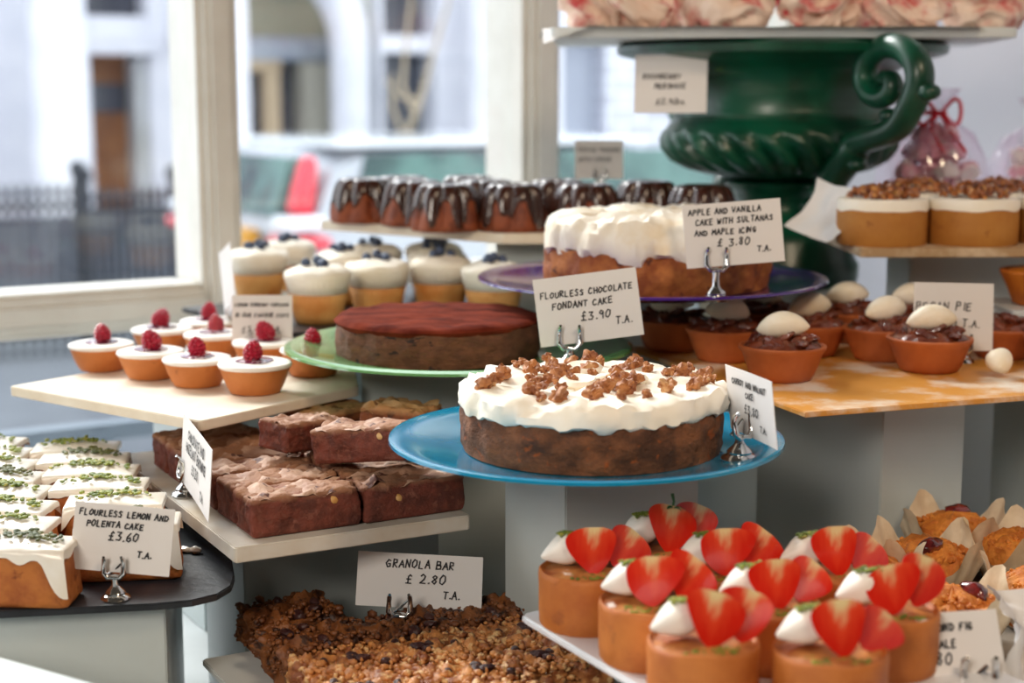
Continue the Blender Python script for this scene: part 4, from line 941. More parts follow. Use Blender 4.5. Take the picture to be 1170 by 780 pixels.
def handle(az, name):
    # scroll in the plane through the urn's axis; u = distance from axis, z = height
    pts = []; rad = []
    def z(v): return zt_(v)
    S = []
    for (pu, pv, rr, dm) in ((915, 236, .012, .075), (932, 234, .015, .105), (941, 222, .018, .12), (945, 204, .019, .128), (957, 183, .019, .156), (968, 170, .018, .172), (990, 163, .016, .178), (1013, 149, .0155, 0), (1029, 127, .0155, 0), (1039, 101, .0155, 0), (1038, 76, .0155, 0), (1023, 57, .0155, 0), (1002, 53, .015, 0), (985, 65, .0145, 0), (979, 86, .014, 0), (985, 105, .014, 0), (999, 112, .013, 0), (1010, 103, .012, 0), (1008, 91, .011, 0), (1000, 90, .010, 0)):
        kx = (pu - 585) / FPX / 0.99; c_, s_ = math.cos(math.radians(-67)), math.sin(math.radians(-67))
        d_ = max((kx * 2.10 - 0.352) / (c_ - kx * s_), dm) if not dm else dm; yy = 2.10 + d_ * s_
        bb = (390 - pv) / FPX; tt = yy / (cp + bb * sp); S.append((d_, tt * (-sp + bb * cp) + 0.250, rr))
    # resample with Catmull-Rom
    P = [Vector((s[0], s[1], s[2])) for s in S]; out = []
    for i in range(len(P) - 1):
        p0, p1, p2, p3 = P[max(i - 1, 0)], P[i], P[i + 1], P[min(i + 2, len(P) - 1)]
        for k in range(5):
            t = k / 5; out.append(0.5 * ((2 * p1) + (-p0 + p2) * t + (2 * p0 - 5 * p1 + 4 * p2 - p3) * t * t + (-p0 + 3 * p1 - 3 * p2 + p3) * t ** 3))
    out.append(P[-1])
    bm = B(); ca, sa = math.cos(az), math.sin(az)
    tube(bm, [(o_.x * ca, o_.x * sa, o_.y) for o_ in out], [o_.z for o_ in out], 14, sy=1.15, ref=(-sa, ca, 0))
    for (u, zz, rr) in ((S[9][0] + 0.020, S[9][1] - 0.004, 0.011), (S[7][0] - 0.01, S[7][1] + 0.017, 0.010), (S[5][0] + 0.006, S[5][1] - 0.019, 0.011), (S[2][0], S[2][1], 0.021)):
        ball(bm, (u * ca, u * sa, zz), rr, 3, sc=(1.2, 1.2, 0.9))
    obj(name, bm, urn_m, ur, ang=60, clean=False)
handle(math.radians(-67), 'handle'); handle(math.radians(113), 'handle')
# board on the urn, parchment and meringues
board('meringue_board', [(0.045, 1.90), (0.60, 1.90), (0.655, 2.30), (0.065, 2.30)], 0.0757, 0.012, white_paint, 'white board on top of the green urn carrying the meringues', 0.01)
bm = B(); n = 14; g = []
for i in range(n + 1):
    row = []
    for j in range(9):
        x = 0.055 + 0.50 * i / n; y = 1.885 + 0.35 * j / 8; e = max(0, 1 - j / 1.2) 
        zz = 0.0766 + 0.0006 * math.sin(i * 1.7 + j)
        if i == 0: x -= 0.018; zz -= 0.002 if j else 0.020
        row.append(bm.verts.new((x, y + (0.0 if j else -0.004), CZ + zz + (0.0 if j else -0.001))))
    g.append(row)
rect_faces(bm, g); ge = bmesh.ops.solidify(bm, geom=bm.faces[:], thickness=0.0004)
pp = obj('parchment_sheet', bm, wpaper, ang=0); tag(pp, 'white parchment folded over the left end of the meringue board', 'paper')
def make_meringue(seed):
    bm = B(); ball(bm, (0, 0, 0.034), 0.060, 5, sc=(1.0, 0.85, 0.68))
    off = Vector((seed * 5.1, seed, 0))
    for v in bm.verts:
        p = v.co; s = noise.fractal(Vector((p.x * 14 + p.z * 12, p.y * 14, p.z * 24 + math.sin(p.x * 30))) + off, 0.8, 2, 3)
        v.co += (p - Vector((0, 0, 0.03))).normalized() * 0.028 * (0.5 - abs(s) * 1.6) + Vector((0, 0, 0.012 * math.exp(-((p.x) ** 2 + p.y ** 2) / 0.0005)))
        if v.co.z < 0.004: v.co.z = 0.0 + max(0, v.co.z) * 0.2
    o = obj('meringue', bm, meringue_m, ang=0); o['category'] = 'meringue'; return o
ml = ['big raspberry-rippled meringue at the left end of the top board', 'pale swirled meringue above the meringue card', 'red-streaked meringue in the middle of the top board', 'red-streaked meringue above the scrolled handle', 'rippled meringue at the right end of the top board', 'rippled meringue in the second row, left of centre', 'rippled meringue in the second row, right of centre']
mp_ = [(0.128, 1.975), (0.260, 1.97), (0.382, 1.985), (0.488, 1.98), (0.593, 2.02), (0.20, 2.12), (0.43, 2.13)]
multi([make_meringue(1), make_meringue(2), make_meringue(3)], [((x, y, CZ + 0.0778), i * 1.9, ml[i], (1.0, 0.96, 0.88, 0.80, 0.86, 0.9, 0.95)[i]) for i, (x, y) in enumerate(mp_)], 'raspberry meringues on the top board')

# ------------------------------------------------------------------ caramel cakes at the right
def nuts_bm(R_, n, seed, r0=0.0035, z0=0.0, dome=0.006):
    rnd = random.Random(seed); bm = B()
    for i in range(n):
        a = rnd.uniform(0, 2 * PI); q = R_ * math.sqrt(rnd.random()); 
        c = (q * math.cos(a), q * math.sin(a), z0 + dome * (1 - (q / R_) ** 2) + rnd.uniform(0, 0.002)); rr = r0 * rnd.uniform(0.6, 1.4)
        rot = Matrix.Rotation(rnd.uniform(0, 3), 4, 'X') @ Matrix.Rotation(rnd.uniform(0, 3), 4, 'Z')
        vs = ball(bm, c, rr, 1, sc=(1.3, 0.8, 0.7), rot=rot)
        for v in vs: v.co += Vector((rnd.uniform(-1, 1), rnd.uniform(-1, 1), rnd.uniform(-1, 1))) * rr * 0.18
    return bm
def make_caramel(seed):
    t = thing('caramel_cake', '', 'small cake'); R_ = 0.051
    bm = B(); lathe(bm, [(0, 0), (R_ * 0.96, 0), (R_ * 0.99, 0.002), (R_, 0.02), (R_ * 0.995, 0.040), (R_ * 0.9, 0.041), (0, 0.041)], 72, nfn(seed, 2, 0.008)); obj('sponge', bm, caramel_m, t)
    bm = B(); lathe(bm, [(0, 0.0405), (R_ * 0.9, 0.0405), (R_ * 1.004, 0.0395), (R_ * 1.01, 0.047), (R_ * 0.99, 0.0515), (R_ * 0.9, 0.0525), (0, 0.053)], 72, lambda a, r, z, j: (r, z + (0.003 * noise.noise(Vector((math.cos(a) * 2, math.sin(a) * 2, seed))) if j == 2 else 0))); fr_ = obj('frosting', bm, frost, t)
    o = obj('chopped_nuts', nuts_bm(R_ * 0.76, 120, seed, 0.0046, 0.054, 0.011), nut_m, fr_, clean=False, ang=30); o['kind'] = 'stuff'
    return t
kl = ['caramel cake at the left end of the stone board beside the urn handle', 'caramel cake second from the left in the front row', 'caramel cake at the right edge of the photo, front row', 'caramel cake behind the leftmost one', 'caramel cake in the back row behind the front middle one', 'caramel cake at the right end of the back row']
kp = [(0.4215, 1.795), (0.5265, 1.80), (0.633, 1.812), (0.487, 1.896), (0.590, 1.910), (0.696, 1.922)]
multi([make_caramel(1), make_caramel(2)], [((x, y, CZ + Z_CAR), i, kl[i]) for i, (x, y) in enumerate(kp)], 'caramel cakes with chopped nuts on the stone board')
# crumpled white paper beside them
def paper_sheet(name, cx, cy, z, w, h, m, label, seed, amp=0.012, rot=(0, 0, 0), curl=0.0):
    bm = B(); n = 16; g = []
    for i in range(n + 1):
        row = []
        for j in range(n + 1):
            x = (i / n - 0.5) * w; y = (j / n - 0.5) * h
            zz = amp * noise.fractal(Vector((x * 22 + seed, y * 22, 0)), 0.7, 2, 2) + curl * ((x / w * 2) ** 2 + (y / h * 2) ** 2)
            row.append(bm.verts.new((x, y, zz)))
        g.append(row)
    rect_faces(bm, g); bmesh.ops.solidify(bm, geom=bm.faces[:], thickness=0.0003)
    o = obj(name, bm, m, ang=0); o.location = (cx, cy, z); o.rotation_euler = rot
    return tag(o, label, 'paper') if label else o
paper_sheet('white_paper', 0.372, 1.83, CZ - 0.142, 0.07, 0.09, wpaper, 'crumpled white paper curling up at the left of the caramel cakes', 3, 0.010, (0.2, -0.95, 0.3), 0.006)
# orange pleated tart
ot = thing('orange_tart', 'orange pleated tart on the narrow shelf behind the pecan pie card', 'tart', (0.585, 1.765 - 0.005, CZ - 0.236))
bm = B(); lathe(bm, [(0, 0), (0.030, 0), (0.034, 0.002), (0.040, 0.020), (0.048, 0.036), (0.0485, 0.039), (0.044, 0.040), (0.040, 0.038), (0, 0.036)], 180, lambda a, r, z, j: (r * (1 + 0.02 * math.cos(45 * a) * (r > 0.033) * (j > 2)), z)); obj('pastry_shell', bm, orange_m, ot, ang=0)
bm = B(); lathe(bm, [(0, 0.0365), (0.041, 0.0375), (0.036, 0.041), (0.02, 0.043), (0, 0.0435)], 48); rough_up(bm, 0.001, 60, 3, 2); obj('filling', bm, mat('orange_filling', 'b4641c', 'c87a28', rough=0.3, scale=40), ot)
ot.location = (0.598, 1.757, CZ - 0.236); ot.scale = (1.0, 1.0, 1.0)

# bags of pink meringues against the white wall
def make_bag(seed):
    t = thing('sweet_bag', '', 'sweet bag'); rnd = random.Random(seed)
    bm = B(); lathe(bm, [(0, 0), (0.045, 0.0), (0.062, 0.012), (0.068, 0.04), (0.064, 0.075), (0.045, 0.105), (0.016, 0.125), (0.010, 0.132), (0.014, 0.140), (0.024, 0.152), (0.028, 0.160)], 60, lambda a, r, z, j: (r * (1 + 0.10 * math.sin(9 * a + z * 20) * (r > 0.02) * (0.4 + (z > 0.1))), z)); obj('bag', bm, cello, t, ang=0)
    bm = B()
    for k in range(40):
        a = k * 2.4; q = (0.045 if k < 27 else 0.03) * math.sqrt((k % 9) / 9); z = 0.016 + 0.022 * (k // 9)
        mt = Matrix.Translation((q * math.cos(a), q * math.sin(a), z)) @ Matrix.Rotation(rnd.uniform(-1, 1), 4, 'X')
        lathe(bm, [(0, -0.010), (0.012, -0.010), (0.0145, -0.004), (0.012, 0.004), (0.006, 0.010), (0, 0.016)], 14, lambda a_, r, zz, j: (r * (1 + 0.12 * math.cos(6 * a_)), zz), M=mt)
    o = obj('pink_meringues', bm, pink_m, t, clean=False); o['kind'] = 'stuff'
    bm = B(); tube(bm, [(0.0125 * math.cos(a), 0.0125 * math.sin(a), 0.130) for a in [2 * PI * i / 20 for i in range(21)]], 0.003, 8)
    for s in (-1, 1):
        tube(bm, [(s * (0.004 + 0.024 * math.sin(PI * i / 12)), -0.014 - 0.002 * i / 12, 0.131 + 0.016 * math.sin(2 * PI * i / 12)) for i in range(13)], 0.0026, 8)
        tube(bm, [(s * 0.003, -0.014, 0.129), (s * 0.012, -0.018, 0.11), (s * 0.014, -0.07, 0.085)], [0.003, 0.0024, 0.002], 8)
    obj('ribbon', bm, ribbon_m, t, clean=False)
    return t
sh = board('wall_shelf', rect((0.50, 2.06), (1, 0), 0.28, 0.16), -0.168, 0.012, white_paint, 'white shelf against the side wall under the bags of pink meringues', 0.004)
block(0.53, 2.12, 0.07, 0.2, -0.180, 'block hidden behind the caramel cakes under the wall shelf', yaw=0)
multi([make_bag(1)], [((0.567, 2.135, CZ - 0.168), 0.1, 'clear bag of pink meringues tied with a red bow beside the urn handle', 1.08), ((0.715, 2.150, CZ - 0.168), 0.9, 'clear bag of pink meringues with a red ribbon at the right edge', 1.0)], 'ribboned bags of pink meringues')

# ------------------------------------------------------------------ iced lemon slices on the slate
def make_lemon(seed, Lx=0.088, Wy=0.046, H=0.045):
    t = thing('lemon_slice', '', 'cake slice'); rnd = random.Random(seed)
    bm = B(); rbox(bm, Lx, Wy, H, 0.006, 16, taper=0.10, arch=0.006); rough_up(bm, 0.0014, 80, seed, 3, keep_base=True); obj('sponge', bm, lemon_sponge, t)
    # icing: cap with drips down the long front side and the ends
    bm = B(); nx, ny = 44, 30; g = []
    zt = H + 0.003; hx = Lx / 2 * 0.905; hy = Wy / 2 * 0.905
    def drip(s): return 0.006 + 0.012 * max(0, noise.noise(Vector((s * 60 + seed * 3, seed, 0))) + 0.15) + 0.030 * max(0, noise.noise(Vector((s * 34, seed * 2.3, 4))) - 0.15) * 2.2
    for i in range(nx + 1):
        row = []
        for j in range(ny + 1):
            u = 2 * i / nx - 1; v = 2 * j / ny - 1
            ext = 1.5
            U = u * ext; V = v * ext; x = max(-1, min(1, U)) * hx; y = max(-1, min(1, V)) * hy
            ox = max(0, abs(U) - 1) / (ext - 1); oy = max(0, abs(V) - 1) / (ext - 1)
            dpt = 0
            if ox > 0 or oy > 0:
                ang = math.atan2(V * hy, U * hx) if (ox > 0 and oy > 0) else 0
                dpx = 0.004 + 0.18 * drip(y + 0.3 * (1 if U > 0 else -1)); dpy = drip(x + 0.7 * (1 if V > 0 else -1))
                dpt = max(ox * dpx, oy * dpy)
            z = zt + 0.005 * (1 - (x / hx) ** 2) * (1 - (y / hy) ** 2) - dpt
            fl = 1 + 0.10 * (dpt / H)
            dx = (0.0022 if ox > 0 else 0) * math.copysign(1, U); dy = (0.0022 if oy > 0 else 0) * math.copysign(1, V)
            row.append(bm.verts.new((x * fl + dx, y * fl * (1.0) + dy, z)))
        g.append(row)
    rect_faces(bm, g); bmesh.ops.solidify(bm, geom=bm.faces[:], thickness=0.0018); bmesh.ops.smooth_vert(bm, verts=bm.verts, factor=0.5, use_axis_x=True, use_axis_y=True, use_axis_z=True)
    icg = obj('icing', bm, icing, t, ang=0)
    bm = B()
    for i in range(70):
        x = rnd.gauss(0, Lx * 0.20); y = rnd.gauss(0, Wy * 0.11)
        if abs(x) > Lx * 0.42 or abs(y) > Wy * 0.36: continue
        rr = rnd.uniform(0.0012, 0.0028)
        ball(bm, (x, y, zt + 0.0062 + rr * 0.4 - 0.005 * (x / hx) ** 2), rr, 1, sc=(1.3, 0.8, 0.7), rot=Matrix.Rotation(rnd.uniform(0, 6), 4, 'Z'))
    o = obj('pistachio_crumbs', bm, pist_d if seed == 1 else pist, icg, clean=False); o['kind'] = 'stuff'
    return t
LP = [make_lemon(i) for i in (1, 2, 3, 4)]
it = []
ordl = ['front', 'second from the front', 'third from the front', 'fourth from the front', 'fifth from the front', 'sixth from the front', 'seventh from the front', 'rearmost']
ts = [1.245, 1.305, 1.362, 1.416, 1.470, 1.523, 1.574, 1.623]; rt = [84, 62, 60, 56, 50, 44, 38, 30]
zsl = CZ + Z_SLATE
for i in range(8):
    xr = (rt[i] - 585) / FPX * ts[i]
    it.append(((xr - 0.044, ts[i] * 0.972 + 0.0, zsl), -0.05 + 0.03 * math.sin(i * 2.2), '%s iced lemon slice in the left-hand row on the slate' % ordl[i], 1.0, (0.0, 0, 0)))
ts2 = [1.325, 1.386, 1.445, 1.500, 1.552, 1.603]; rt2 = [208, 190, 171, 160, 150, 140]
o2 = ['front', 'second from the front', 'third from the front', 'fourth from the front', 'fifth from the front', 'rearmost']
for i in range(6):
    xr = (rt2[i] - 585) / FPX * ts2[i]
    it.append(((xr - 0.044, ts2[i] * 0.970, zsl), 0.10 + 0.03 * math.sin(i * 1.7), '%s iced lemon slice in the right-hand row, beside the marble board' % o2[i], 1.0))
it[8] = ((it[8][0][0], it[8][0][1] - 0.006, zsl), 0.14, it[8][2] + ', behind the card', 1.0)
multi(LP, it, 'iced lemon slices on the slate')
for (u, v, lab) in ((224, 632, 'small chip of pistachio and icing on the slate below the marble board'),):
    bm = B(); ball(bm, (0, 0, 0.003), 0.005, 2, sc=(1.2, 0.8, 0.6)); ball(bm, (-0.010, 0.004, 0.002), 0.006, 2, sc=(1.4, 0.7, 0.35))
    rough_up(bm, 0.002, 200, 2); o = obj('icing_crumb', bm, icing); o.location = G(u, v, Z_SLATE); tag(o, lab, 'crumb')

# ------------------------------------------------------------------ brownies
def make_brownie(seed, sx=0.098, sy=0.0465, sz=0.034, m=None, nuts=True, name='brownie', m2=None):
    t = thing(name, '', name); rnd = random.Random(seed)
    bm = B(); rbox(bm, sx, sy, sz, 0.0035, 22); rough_up(bm, 0.0042, 55, seed, 4, fn=lambda v: (1.0 if v.co.z > sz * 0.8 else 0.6) * (v.co.z > 0.004)); obj('crumb', bm, m or brownie_m, t)
    # cracked crust sheets lying on the top
    bm = B(); n = 18; g = []
    for i in range(n + 1):
        row = []
        for j in range(n + 1):
            x = (i / n - 0.5) * sx * 0.97; y = (j / n - 0.5) * sy * 0.97
            row.append(bm.verts.new((x + 0.0015 * noise.noise(Vector((y * 90, seed, 0))), y + 0.0015 * noise.noise(Vector((x * 90, seed, 4))), sz + 0.0008 + 0.0070 * noise.fractal(Vector((x * 45 + seed * 3, y * 45, seed)), 0.7, 2, 3) - 0.0035 * (max(abs(x / sx * 2), abs(y / sy * 2)) ** 6))))
        g.append(row)
    rect_faces(bm, g); bmesh.ops.solidify(bm, geom=bm.faces[:], thickness=0.0022); obj('crust', bm, m2 or crust_m, t, ang=50)
    if nuts:
        for k in range(1):
            bm = B(); ball(bm, (0, 0, 0), 0.0048, 2, sc=(1, 0.85, 0.9)); o = obj('hazelnut', bm, hazel_m, t)
            s = rnd.choice((-1, 1)); o.location = (rnd.uniform(-0.35, 0.35) * sx, -sy * 0.5 + 0.0032, sz * rnd.uniform(0.3, 0.8))
    return t
BP = [make_brownie(i) for i in (11, 12, 13, 14)]
ab = math.atan2(dB.y, dB.x); itb = []; rowsn = ['front', 'second', 'third', 'fourth', 'fifth', 'sixth']
for k in range(6):
    for c_ in range(2):
        p = PB + dB * (0.0205 + 0.0495 + c_ * 0.1005) + nB * (0.012 + 0.026 + k * 0.0515)
        if c_ == 1 and k == 5: continue
        itb.append(((p.x, p.y, CZ + Z_BRN + 0.0003), ab + 0.03 * math.sin(k * 2 + c_), '%s of the brownies in the %s column on the marble board' % ('front one' if k == 0 else rowsn[k] + ' from the front', 'left' if c_ == 0 else 'right'), 1.0))
# stack on top
zt2 = CZ + Z_BRN + 0.0395
for (px_, py_, rz, lab, tl2, dz, sc_) in ((-0.197, 1.437, ab + 0.45, 'brownie lying on top of the others at the left, leaning against the next', (0.06, 0.10), 0.003, 0.80), (-0.128, 1.383, ab - 0.85, 'dark brownie lying across the right column on top', (0.0, -0.12), 0.005, 0.92)):
    itb.append(((px_, py_, zt2 + dz + 0.0015), rz, lab, sc_, tl2))
multi(BP, itb, 'hazelnut brownies on the marble board')
bl1 = make_brownie(21, 0.080, 0.06, 0.030, blondie_m, False, 'blondie', mat('blondie_crust', 'b89468', '98703e', rough=0.6, scale=40, bump=0.9, bscale=120, bdist=0.002, c3='5e3818', scale3=50, lo3=0.58, hi3=0.63))
bl2 = copy_tree(bl1)
p = G(380, 462, -0.335); bl1.location = (-0.180, 1.555, CZ - 0.3325); bl1.scale = (1, 1, 0.66); bl1.rotation_euler = (0, 0, 0.9); tag(bl1, 'pale crackled blondie at the back under the green plate', None, 'blondies behind the brownies')
p = G(436, 498, -0.335); bl2.scale = (0.82, 0.82, 1); bl2.location = (-0.108, 1.490, CZ - 0.328); bl2.rotation_euler = (0, 0.03, -0.35); tag(bl2, 'tan blondie at the back beside the left rim of the blue plate')

# ------------------------------------------------------------------ granola bars
def make_granola(seed, m):
    t = thing('granola_bar', '', 'granola bar'); rnd = random.Random(seed); sx, sy, sz = 0.076, 0.060, 0.033
    bm = B(); rbox(bm, sx, sy, sz, 0.004, 22); rough_up(bm, 0.0095, 60, seed, 4, fn=lambda v: (v.co.z > 0.003) * (1.0 if v.co.z > 0.02 else 0.5))
    for i in range(300):
        f = rnd.random()
        if f < 0.6: c = (rnd.uniform(-.5, .5) * sx, rnd.uniform(-.5, .5) * sy, sz + rnd.uniform(-0.001, 0.003))
        elif f < 0.8: c = (rnd.uniform(-.5, .5) * sx, rnd.choice((-1, -1, 1)) * sy / 2, rnd.uniform(0.004, sz))
        else: c = (rnd.choice((-1, 1)) * sx / 2, rnd.uniform(-.5, .5) * sy, rnd.uniform(0.004, sz))
        rr = rnd.uniform(0.0014, 0.0034) * (1.5 if rnd.random() < 0.15 else 1)
        ball(bm, c, rr, 1, sc=(1.3, 1.0, 0.7), rot=Matrix.Rotation(rnd.uniform(0, 6), 4, 'Z') @ Matrix.Rotation(rnd.uniform(0, 3), 4, 'X'))
    obj('oats', bm, m, t, clean=False, ang=60)
    for i in range(5):
        bm = chunk(rnd.uniform(0.0035, 0.0055), i + seed, 2, 0.35, (1.3, 0.9, 0.7)); o = obj('raisin', bm, raisin_m, t)
        o.location = (rnd.uniform(-.42, .42) * sx, rnd.uniform(-.45, .45) * sy, sz + 0.0022); o.rotation_euler = (0.3, 0.2, rnd.uniform(0, 6))
    return t
GP = [make_granola(1, granola_m), make_granola(2, granola_d)]
gl = {(0, 0): 'granola bar at the back left corner against the white block', (1, 0): 'granola bar second from the back on the left edge', (1, 1): 'dark granola bar in front of the granola card', (1, 2): 'dark granola bar right of the granola card',
      (2, 0): 'granola bar on the left edge, third from the back', (2, 1): 'pale granola bar in the middle of the board', (2, 2): 'granola bar on the right edge beside the strawberry platter', (3, 1): 'pale granola bar second from the front in the middle column', (3, 2): 'crumbly granola bar at the front right below the first strawberry tart', (3, 0): 'granola bar on the left edge, second from the front', (4, 0): 'granola bar in the front row, left, cut by the bottom of the photo', (4, 1): 'granola bar in the very front row, right, cut by the bottom of the photo'}
itg = []; k = 0
gdn = -nB
for (r_, c_), lab in gl.items():
    p = gO + dB * (0.036 + c_ * 0.0785 + (0.0 if r_ else 0.006)) + gdn * (-0.030 + 0.064 * r_ + (0.018 if r_ else 0) + (0.004 if c_ else 0)); z = CZ + Z_GRAN + 0.0003
    itg.append((p, r_, c_, lab))
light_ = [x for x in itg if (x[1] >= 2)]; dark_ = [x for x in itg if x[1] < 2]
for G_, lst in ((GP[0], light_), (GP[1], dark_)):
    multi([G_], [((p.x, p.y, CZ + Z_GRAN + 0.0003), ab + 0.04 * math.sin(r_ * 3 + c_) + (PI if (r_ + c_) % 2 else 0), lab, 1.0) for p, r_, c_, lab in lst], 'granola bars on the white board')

# ------------------------------------------------------------------ strawberry tarts
def slice_bm(w, h, th, seed):
    """half strawberry: flat cut face at y=0, rounded back, tip down"""
    bm = B(); n = 22; rows = []
    for i in range(n + 1):
        s = i / n                                   # 0 tip, 1 top
        hw = w / 2 * (math.sin(min(1, s * 1.25 + 0.02) * PI / 2) ** 0.7) * (1 if s < 0.72 else 0.12 + 0.88 * math.sqrt(max(0, 1 - ((s - 0.72) / 0.29) ** 2)))
        hw = max(hw, 0.0004); row = []
        z = h * s; sk = 0.0022 * math.sin(seed * 2.1 + s * 4)
        for j in range(13):                         # flat face left to right
            x = -hw + 2 * hw * j / 12; row.append((x + sk, 0, z + 0.12 * x * s * math.sin(seed * 1.7)))
        for j in range(1, 12):
            a = PI * j / 12; row.append((hw * math.cos(a) + sk, th * (hw / (w / 2)) * math.sin(a), z + 0.12 * hw * math.cos(a) * s * math.sin(seed * 1.7)))
        rows.append([bm.verts.new(p) for p in row])
    for r_ in rows: r_.append(r_[0])
    rect_faces(bm, rows); bm.faces.new(rows[0][:-1]); bm.faces.new(rows[-1][:-1])
    return bm
def dollop_bm(seed):
    bm = B(); n = 20; grid = []
    for i in range(n + 1):
        s = i / n; x = -0.020 + 0.038 * s; rad = 0.0148 * math.sin(PI * min(1, s * 0.93 + 0.03)) ** 0.8 * (0.55 + 0.55 * s) if s < 1 else 0.0003
        rad = max(rad, 0.0004)
        grid.append([bm.verts.new((x, rad * math.cos(a) * (1 + 0.06 * math.cos(5 * a + s * 3)), rad * math.sin(a) * (1 + 0.06 * math.cos(5 * a + s * 3)))) for a in [2 * PI * k / 26 for k in range(26)]])
    for g_ in grid: g_.append(g_[0])
    rect_faces(bm, grid); return bm
def make_straw(seed, lay=0):
    t = thing('strawberry_tart', '', 'tart'); rnd = random.Random(seed); R_ = 0.0372; dz = 0.004
    bm = B(); lathe(bm, [(0, 0), (R_ * 0.94, 0), (R_ * 0.985, 0.002), (R_, 0.012), (R_ * 1.0, 0.030), (R_ * 1.01, 0.039), (R_ * 0.995, 0.0425), (R_ * 0.965, 0.0435), (R_ * 0.92, 0.0415), (R_ * 0.88, 0.040), (0, 0.040)], 80, lambda a, r, z, j: (r * (1 + 0.006 * noise.noise(Vector((math.cos(a) * 2, math.sin(a) * 2, z * 30 + seed)))), z + (0.0018 * noise.noise(Vector((math.cos(a) * 1.6, math.sin(a) * 1.6, seed * 2))) if z > 0.04 else 0)))
    obj('pastry_case', bm, frangi, t)
    bm = B(); lathe(bm, [(0, 0.0395), (R_ * 0.90, 0.0397), (R_ * 0.87, 0.0410), (R_ * 0.6, 0.0422), (R_ * 0.3, 0.0428), (0, 0.043)], 60); rough_up(bm, 0.0016, 60, seed, 3, fn=lambda v: v.co.z > 0.0398); obj('frangipane', bm, frangi_top, t)
    o = obj('cream_dollop', dollop_bm(seed), cream_w, t); o.location = (-0.016, 0.006, 0.0560); o.rotation_euler = (0.2, -0.25, 0.15)
    ALL = {1: [((0.001, -0.014, 0.0425), (-0.30, 0.12, 0.02), 0.041, 0.035), ((0.021, -0.002, 0.0435), (-0.50, 0.70, 0.10), 0.037, 0.034)],
           2: [((0.002, -0.014, 0.0425), (-0.22, -0.05, 0.04), 0.040, 0.035), ((0.021, -0.002, 0.0435), (-0.45, 0.55, 0.10), 0.040, 0.033)],
           3: [((0.000, -0.015, 0.0425), (-0.18, 0.16, -0.08), 0.042, 0.037), ((0.021, -0.007, 0.0435), (-0.30, 0.50, 0.10), 0.042, 0.035)],
           4: [((0.003, -0.016, 0.0425), (-0.25, 0.05, 0.05), 0.038, 0.037), ((0.021, -0.006, 0.0435), (-0.52, 0.85, 0.05), 0.040, 0.032)],
           5: [((0.004, -0.013, 0.0425), (-0.35, -0.15, -0.05), 0.040, 0.034), ((0.021, -0.001, 0.0435), (-0.20, 0.35, 0.15), 0.036, 0.036)]}
    specs = ALL[seed]
    for k, (loc, rot, w_, h_) in enumerate(specs):
        o = obj('strawberry_slice', slice_bm(w_ * rnd.uniform(0.93, 1.05), h_, 0.011, seed + k), berry_m, t); o.location = loc; o.rotation_euler = rot
    bm = B()
    for i in range(90):
        a = rnd.uniform(0, 2 * PI); q = rnd.uniform(0.3, 1) * 0.012
        if i < 56: xx = rnd.uniform(-0.008, 0.012); c = (-0.014 + xx, 0.005 + rnd.uniform(-0.006, 0.004), 0.0690 + 0.10 * xx + rnd.uniform(0, 0.0015))
        else: c = (rnd.uniform(-0.8, 0.8) * R_ * 0.7, -R_ * rnd.uniform(0.35, 0.72), 0.0425)
        ball(bm, c, rnd.uniform(0.0008, 0.0019), 1, sc=(1.4, 0.8, 0.6), rot=Matrix.Rotation(rnd.uniform(0, 6), 4, 'Z'))
    o = obj('pistachio_crumbs', bm, pist, t, clean=False); o['kind'] = 'stuff'
    return t
SP = [make_straw(i) for i in (1, 2, 3, 4, 5)]
sl = ['strawberry tart at the left corner of the white platter', 'strawberry tart with its cream pointing left, second on the left edge', 'large front strawberry tart, left one of the two at the bottom of the photo', 'front strawberry tart at the right with its rim speckled green',
      'strawberry tart at the right edge beside the fig card', 'strawberry tart in the middle between the two front ones', 'strawberry tart in the back row with glazed slices, centre left', 'strawberry tart at the very back crowned by a strawberry with its green stalk', 'strawberry tart at the back right with crumbs over its cream']
spx = [(0.0575, 1.155), (0.099, 1.080), (0.1265, 0.997), (0.207, 0.980), (0.262, 1.062), (0.182, 1.073), (0.160, 1.152), (0.119, 1.212), (0.2385, 1.152)]
rzs = [0.05, 0.0, 0.15, 0.05, 0.1, 0.1, 0.0, 0.25, 0.1]
objs = multi(SP, [((x, y, CZ + Z_STRAW), rzs[i], sl[i], 1.0) for i, (x, y) in enumerate(spx)], 'strawberry tarts on the white platter')
# the berry with a stalk on the rear tart
bm = B(); tube(bm, [(0, 0.003, 0.036), (0.001, 0.004, 0.043), (-0.001, 0.004, 0.049)], [0.0012, 0.0011, 0.0014], 8)
for k in range(6):
    a = k * PI / 3; tube(bm, [(0, 0.004, 0.037), (0.006 * math.cos(a), 0.004 + 0.005 * math.sin(a), 0.039), (0.012 * math.cos(a), 0.004 + 0.008 * math.sin(a), 0.037)], [0.0022, 0.0022, 0.0004], 6, sy=0.4)
o = obj('calyx', bm, mat('leaf_green', '1e5a30', '2c6e36', rough=0.5, scale=60), [c_ for c_ in objs[7].children if c_.name.startswith('strawberry_slice')][0]); o.location = (0.0, 0.0, -0.003); 

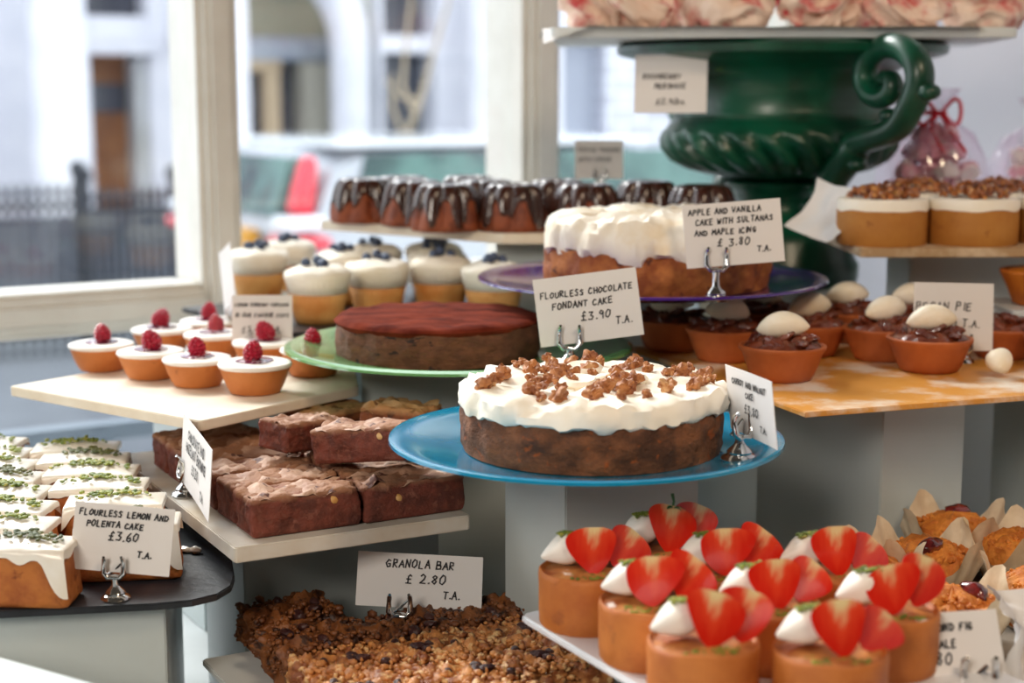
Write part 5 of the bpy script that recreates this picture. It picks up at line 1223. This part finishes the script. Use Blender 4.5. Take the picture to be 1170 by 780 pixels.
# ------------------------------------------------------------------ fig crumbles in parchment at the right
def make_fig(seed):
    t = thing('fig_crumble', '', 'crumble cake'); rnd = random.Random(seed)
    bm = B(); lathe(bm, [(0, 0), (0.030, 0), (0.036, 0.004), (0.040, 0.028), (0.036, 0.040), (0.022, 0.048), (0, 0.050)], 72); rough_up(bm, 0.006, 70, seed, 4, fn=lambda v: v.co.z > 0.02)
    for i in range(130):
        a = rnd.uniform(0, 2 * PI); q = 0.037 * math.sqrt(rnd.random()); ball(bm, (q * math.cos(a), q * math.sin(a), 0.047 - 6 * q * q + rnd.uniform(0, 0.003)), rnd.uniform(0.0015, 0.0035), 1)
    obj('crumble', bm, crumble_m, t, clean=False)
    bm = chunk(0.011, seed, 3, 0.25, (1.3, 0.8, 0.7)); o = obj('fig_piece', bm, fig_m, t); o.location = (-0.012, -0.012, 0.050)
    bm = B(); n = 64; g = []
    for i in range(n):
        a = 2 * PI * i / n; c4 = abs(math.cos(2 * a)) ; top = 0.026 + 0.036 * c4 ** 3 + 0.004 * noise.noise(Vector((math.cos(a) * 3, math.sin(a) * 3, seed)))
        row = []
        for j in range(7):
            s = j / 6; r_ = 0.034 + 0.012 * s + (0.010 * s * c4 ** 2) + 0.0022 * math.sin(16 * a + seed) * s
            row.append(bm.verts.new((r_ * math.cos(a), r_ * math.sin(a), 0.001 + top * s)))
        g.append(row)
    rect_faces(bm, g, True); bmesh.ops.solidify(bm, geom=bm.faces[:], thickness=0.0004); obj('parchment_case', bm, parch, t, ang=0)
    return t
fl_ = ['fig crumble in parchment directly right of the rear strawberries', 'fig crumble with a shiny fig piece in front of a paper point', 'fig crumble at the back right in tall brown parchment', 'golden fig crumble just above the fig card', 'fig crumble at the right edge behind white paper', 'dark glazed fig crumble at the very back']
fp = [(0.300, 1.305), (0.368, 1.350), (0.462, 1.375), (0.352, 1.212), (0.445, 1.262), (0.415, 1.435)]
multi([make_fig(1), make_fig(2)], [((x, y, CZ - 0.440), i * 0.7, fl_[i], 0.95) for i, (x, y) in enumerate(fp)], 'fig crumbles in parchment cases')
paper_sheet('tissue_paper', 0.392, 1.12, CZ - 0.425, 0.08, 0.12, wpaper, 'crumpled white tissue paper at the right edge beside the fig card', 8, 0.034, (0.9, 0.3, 0.3), 0.01)
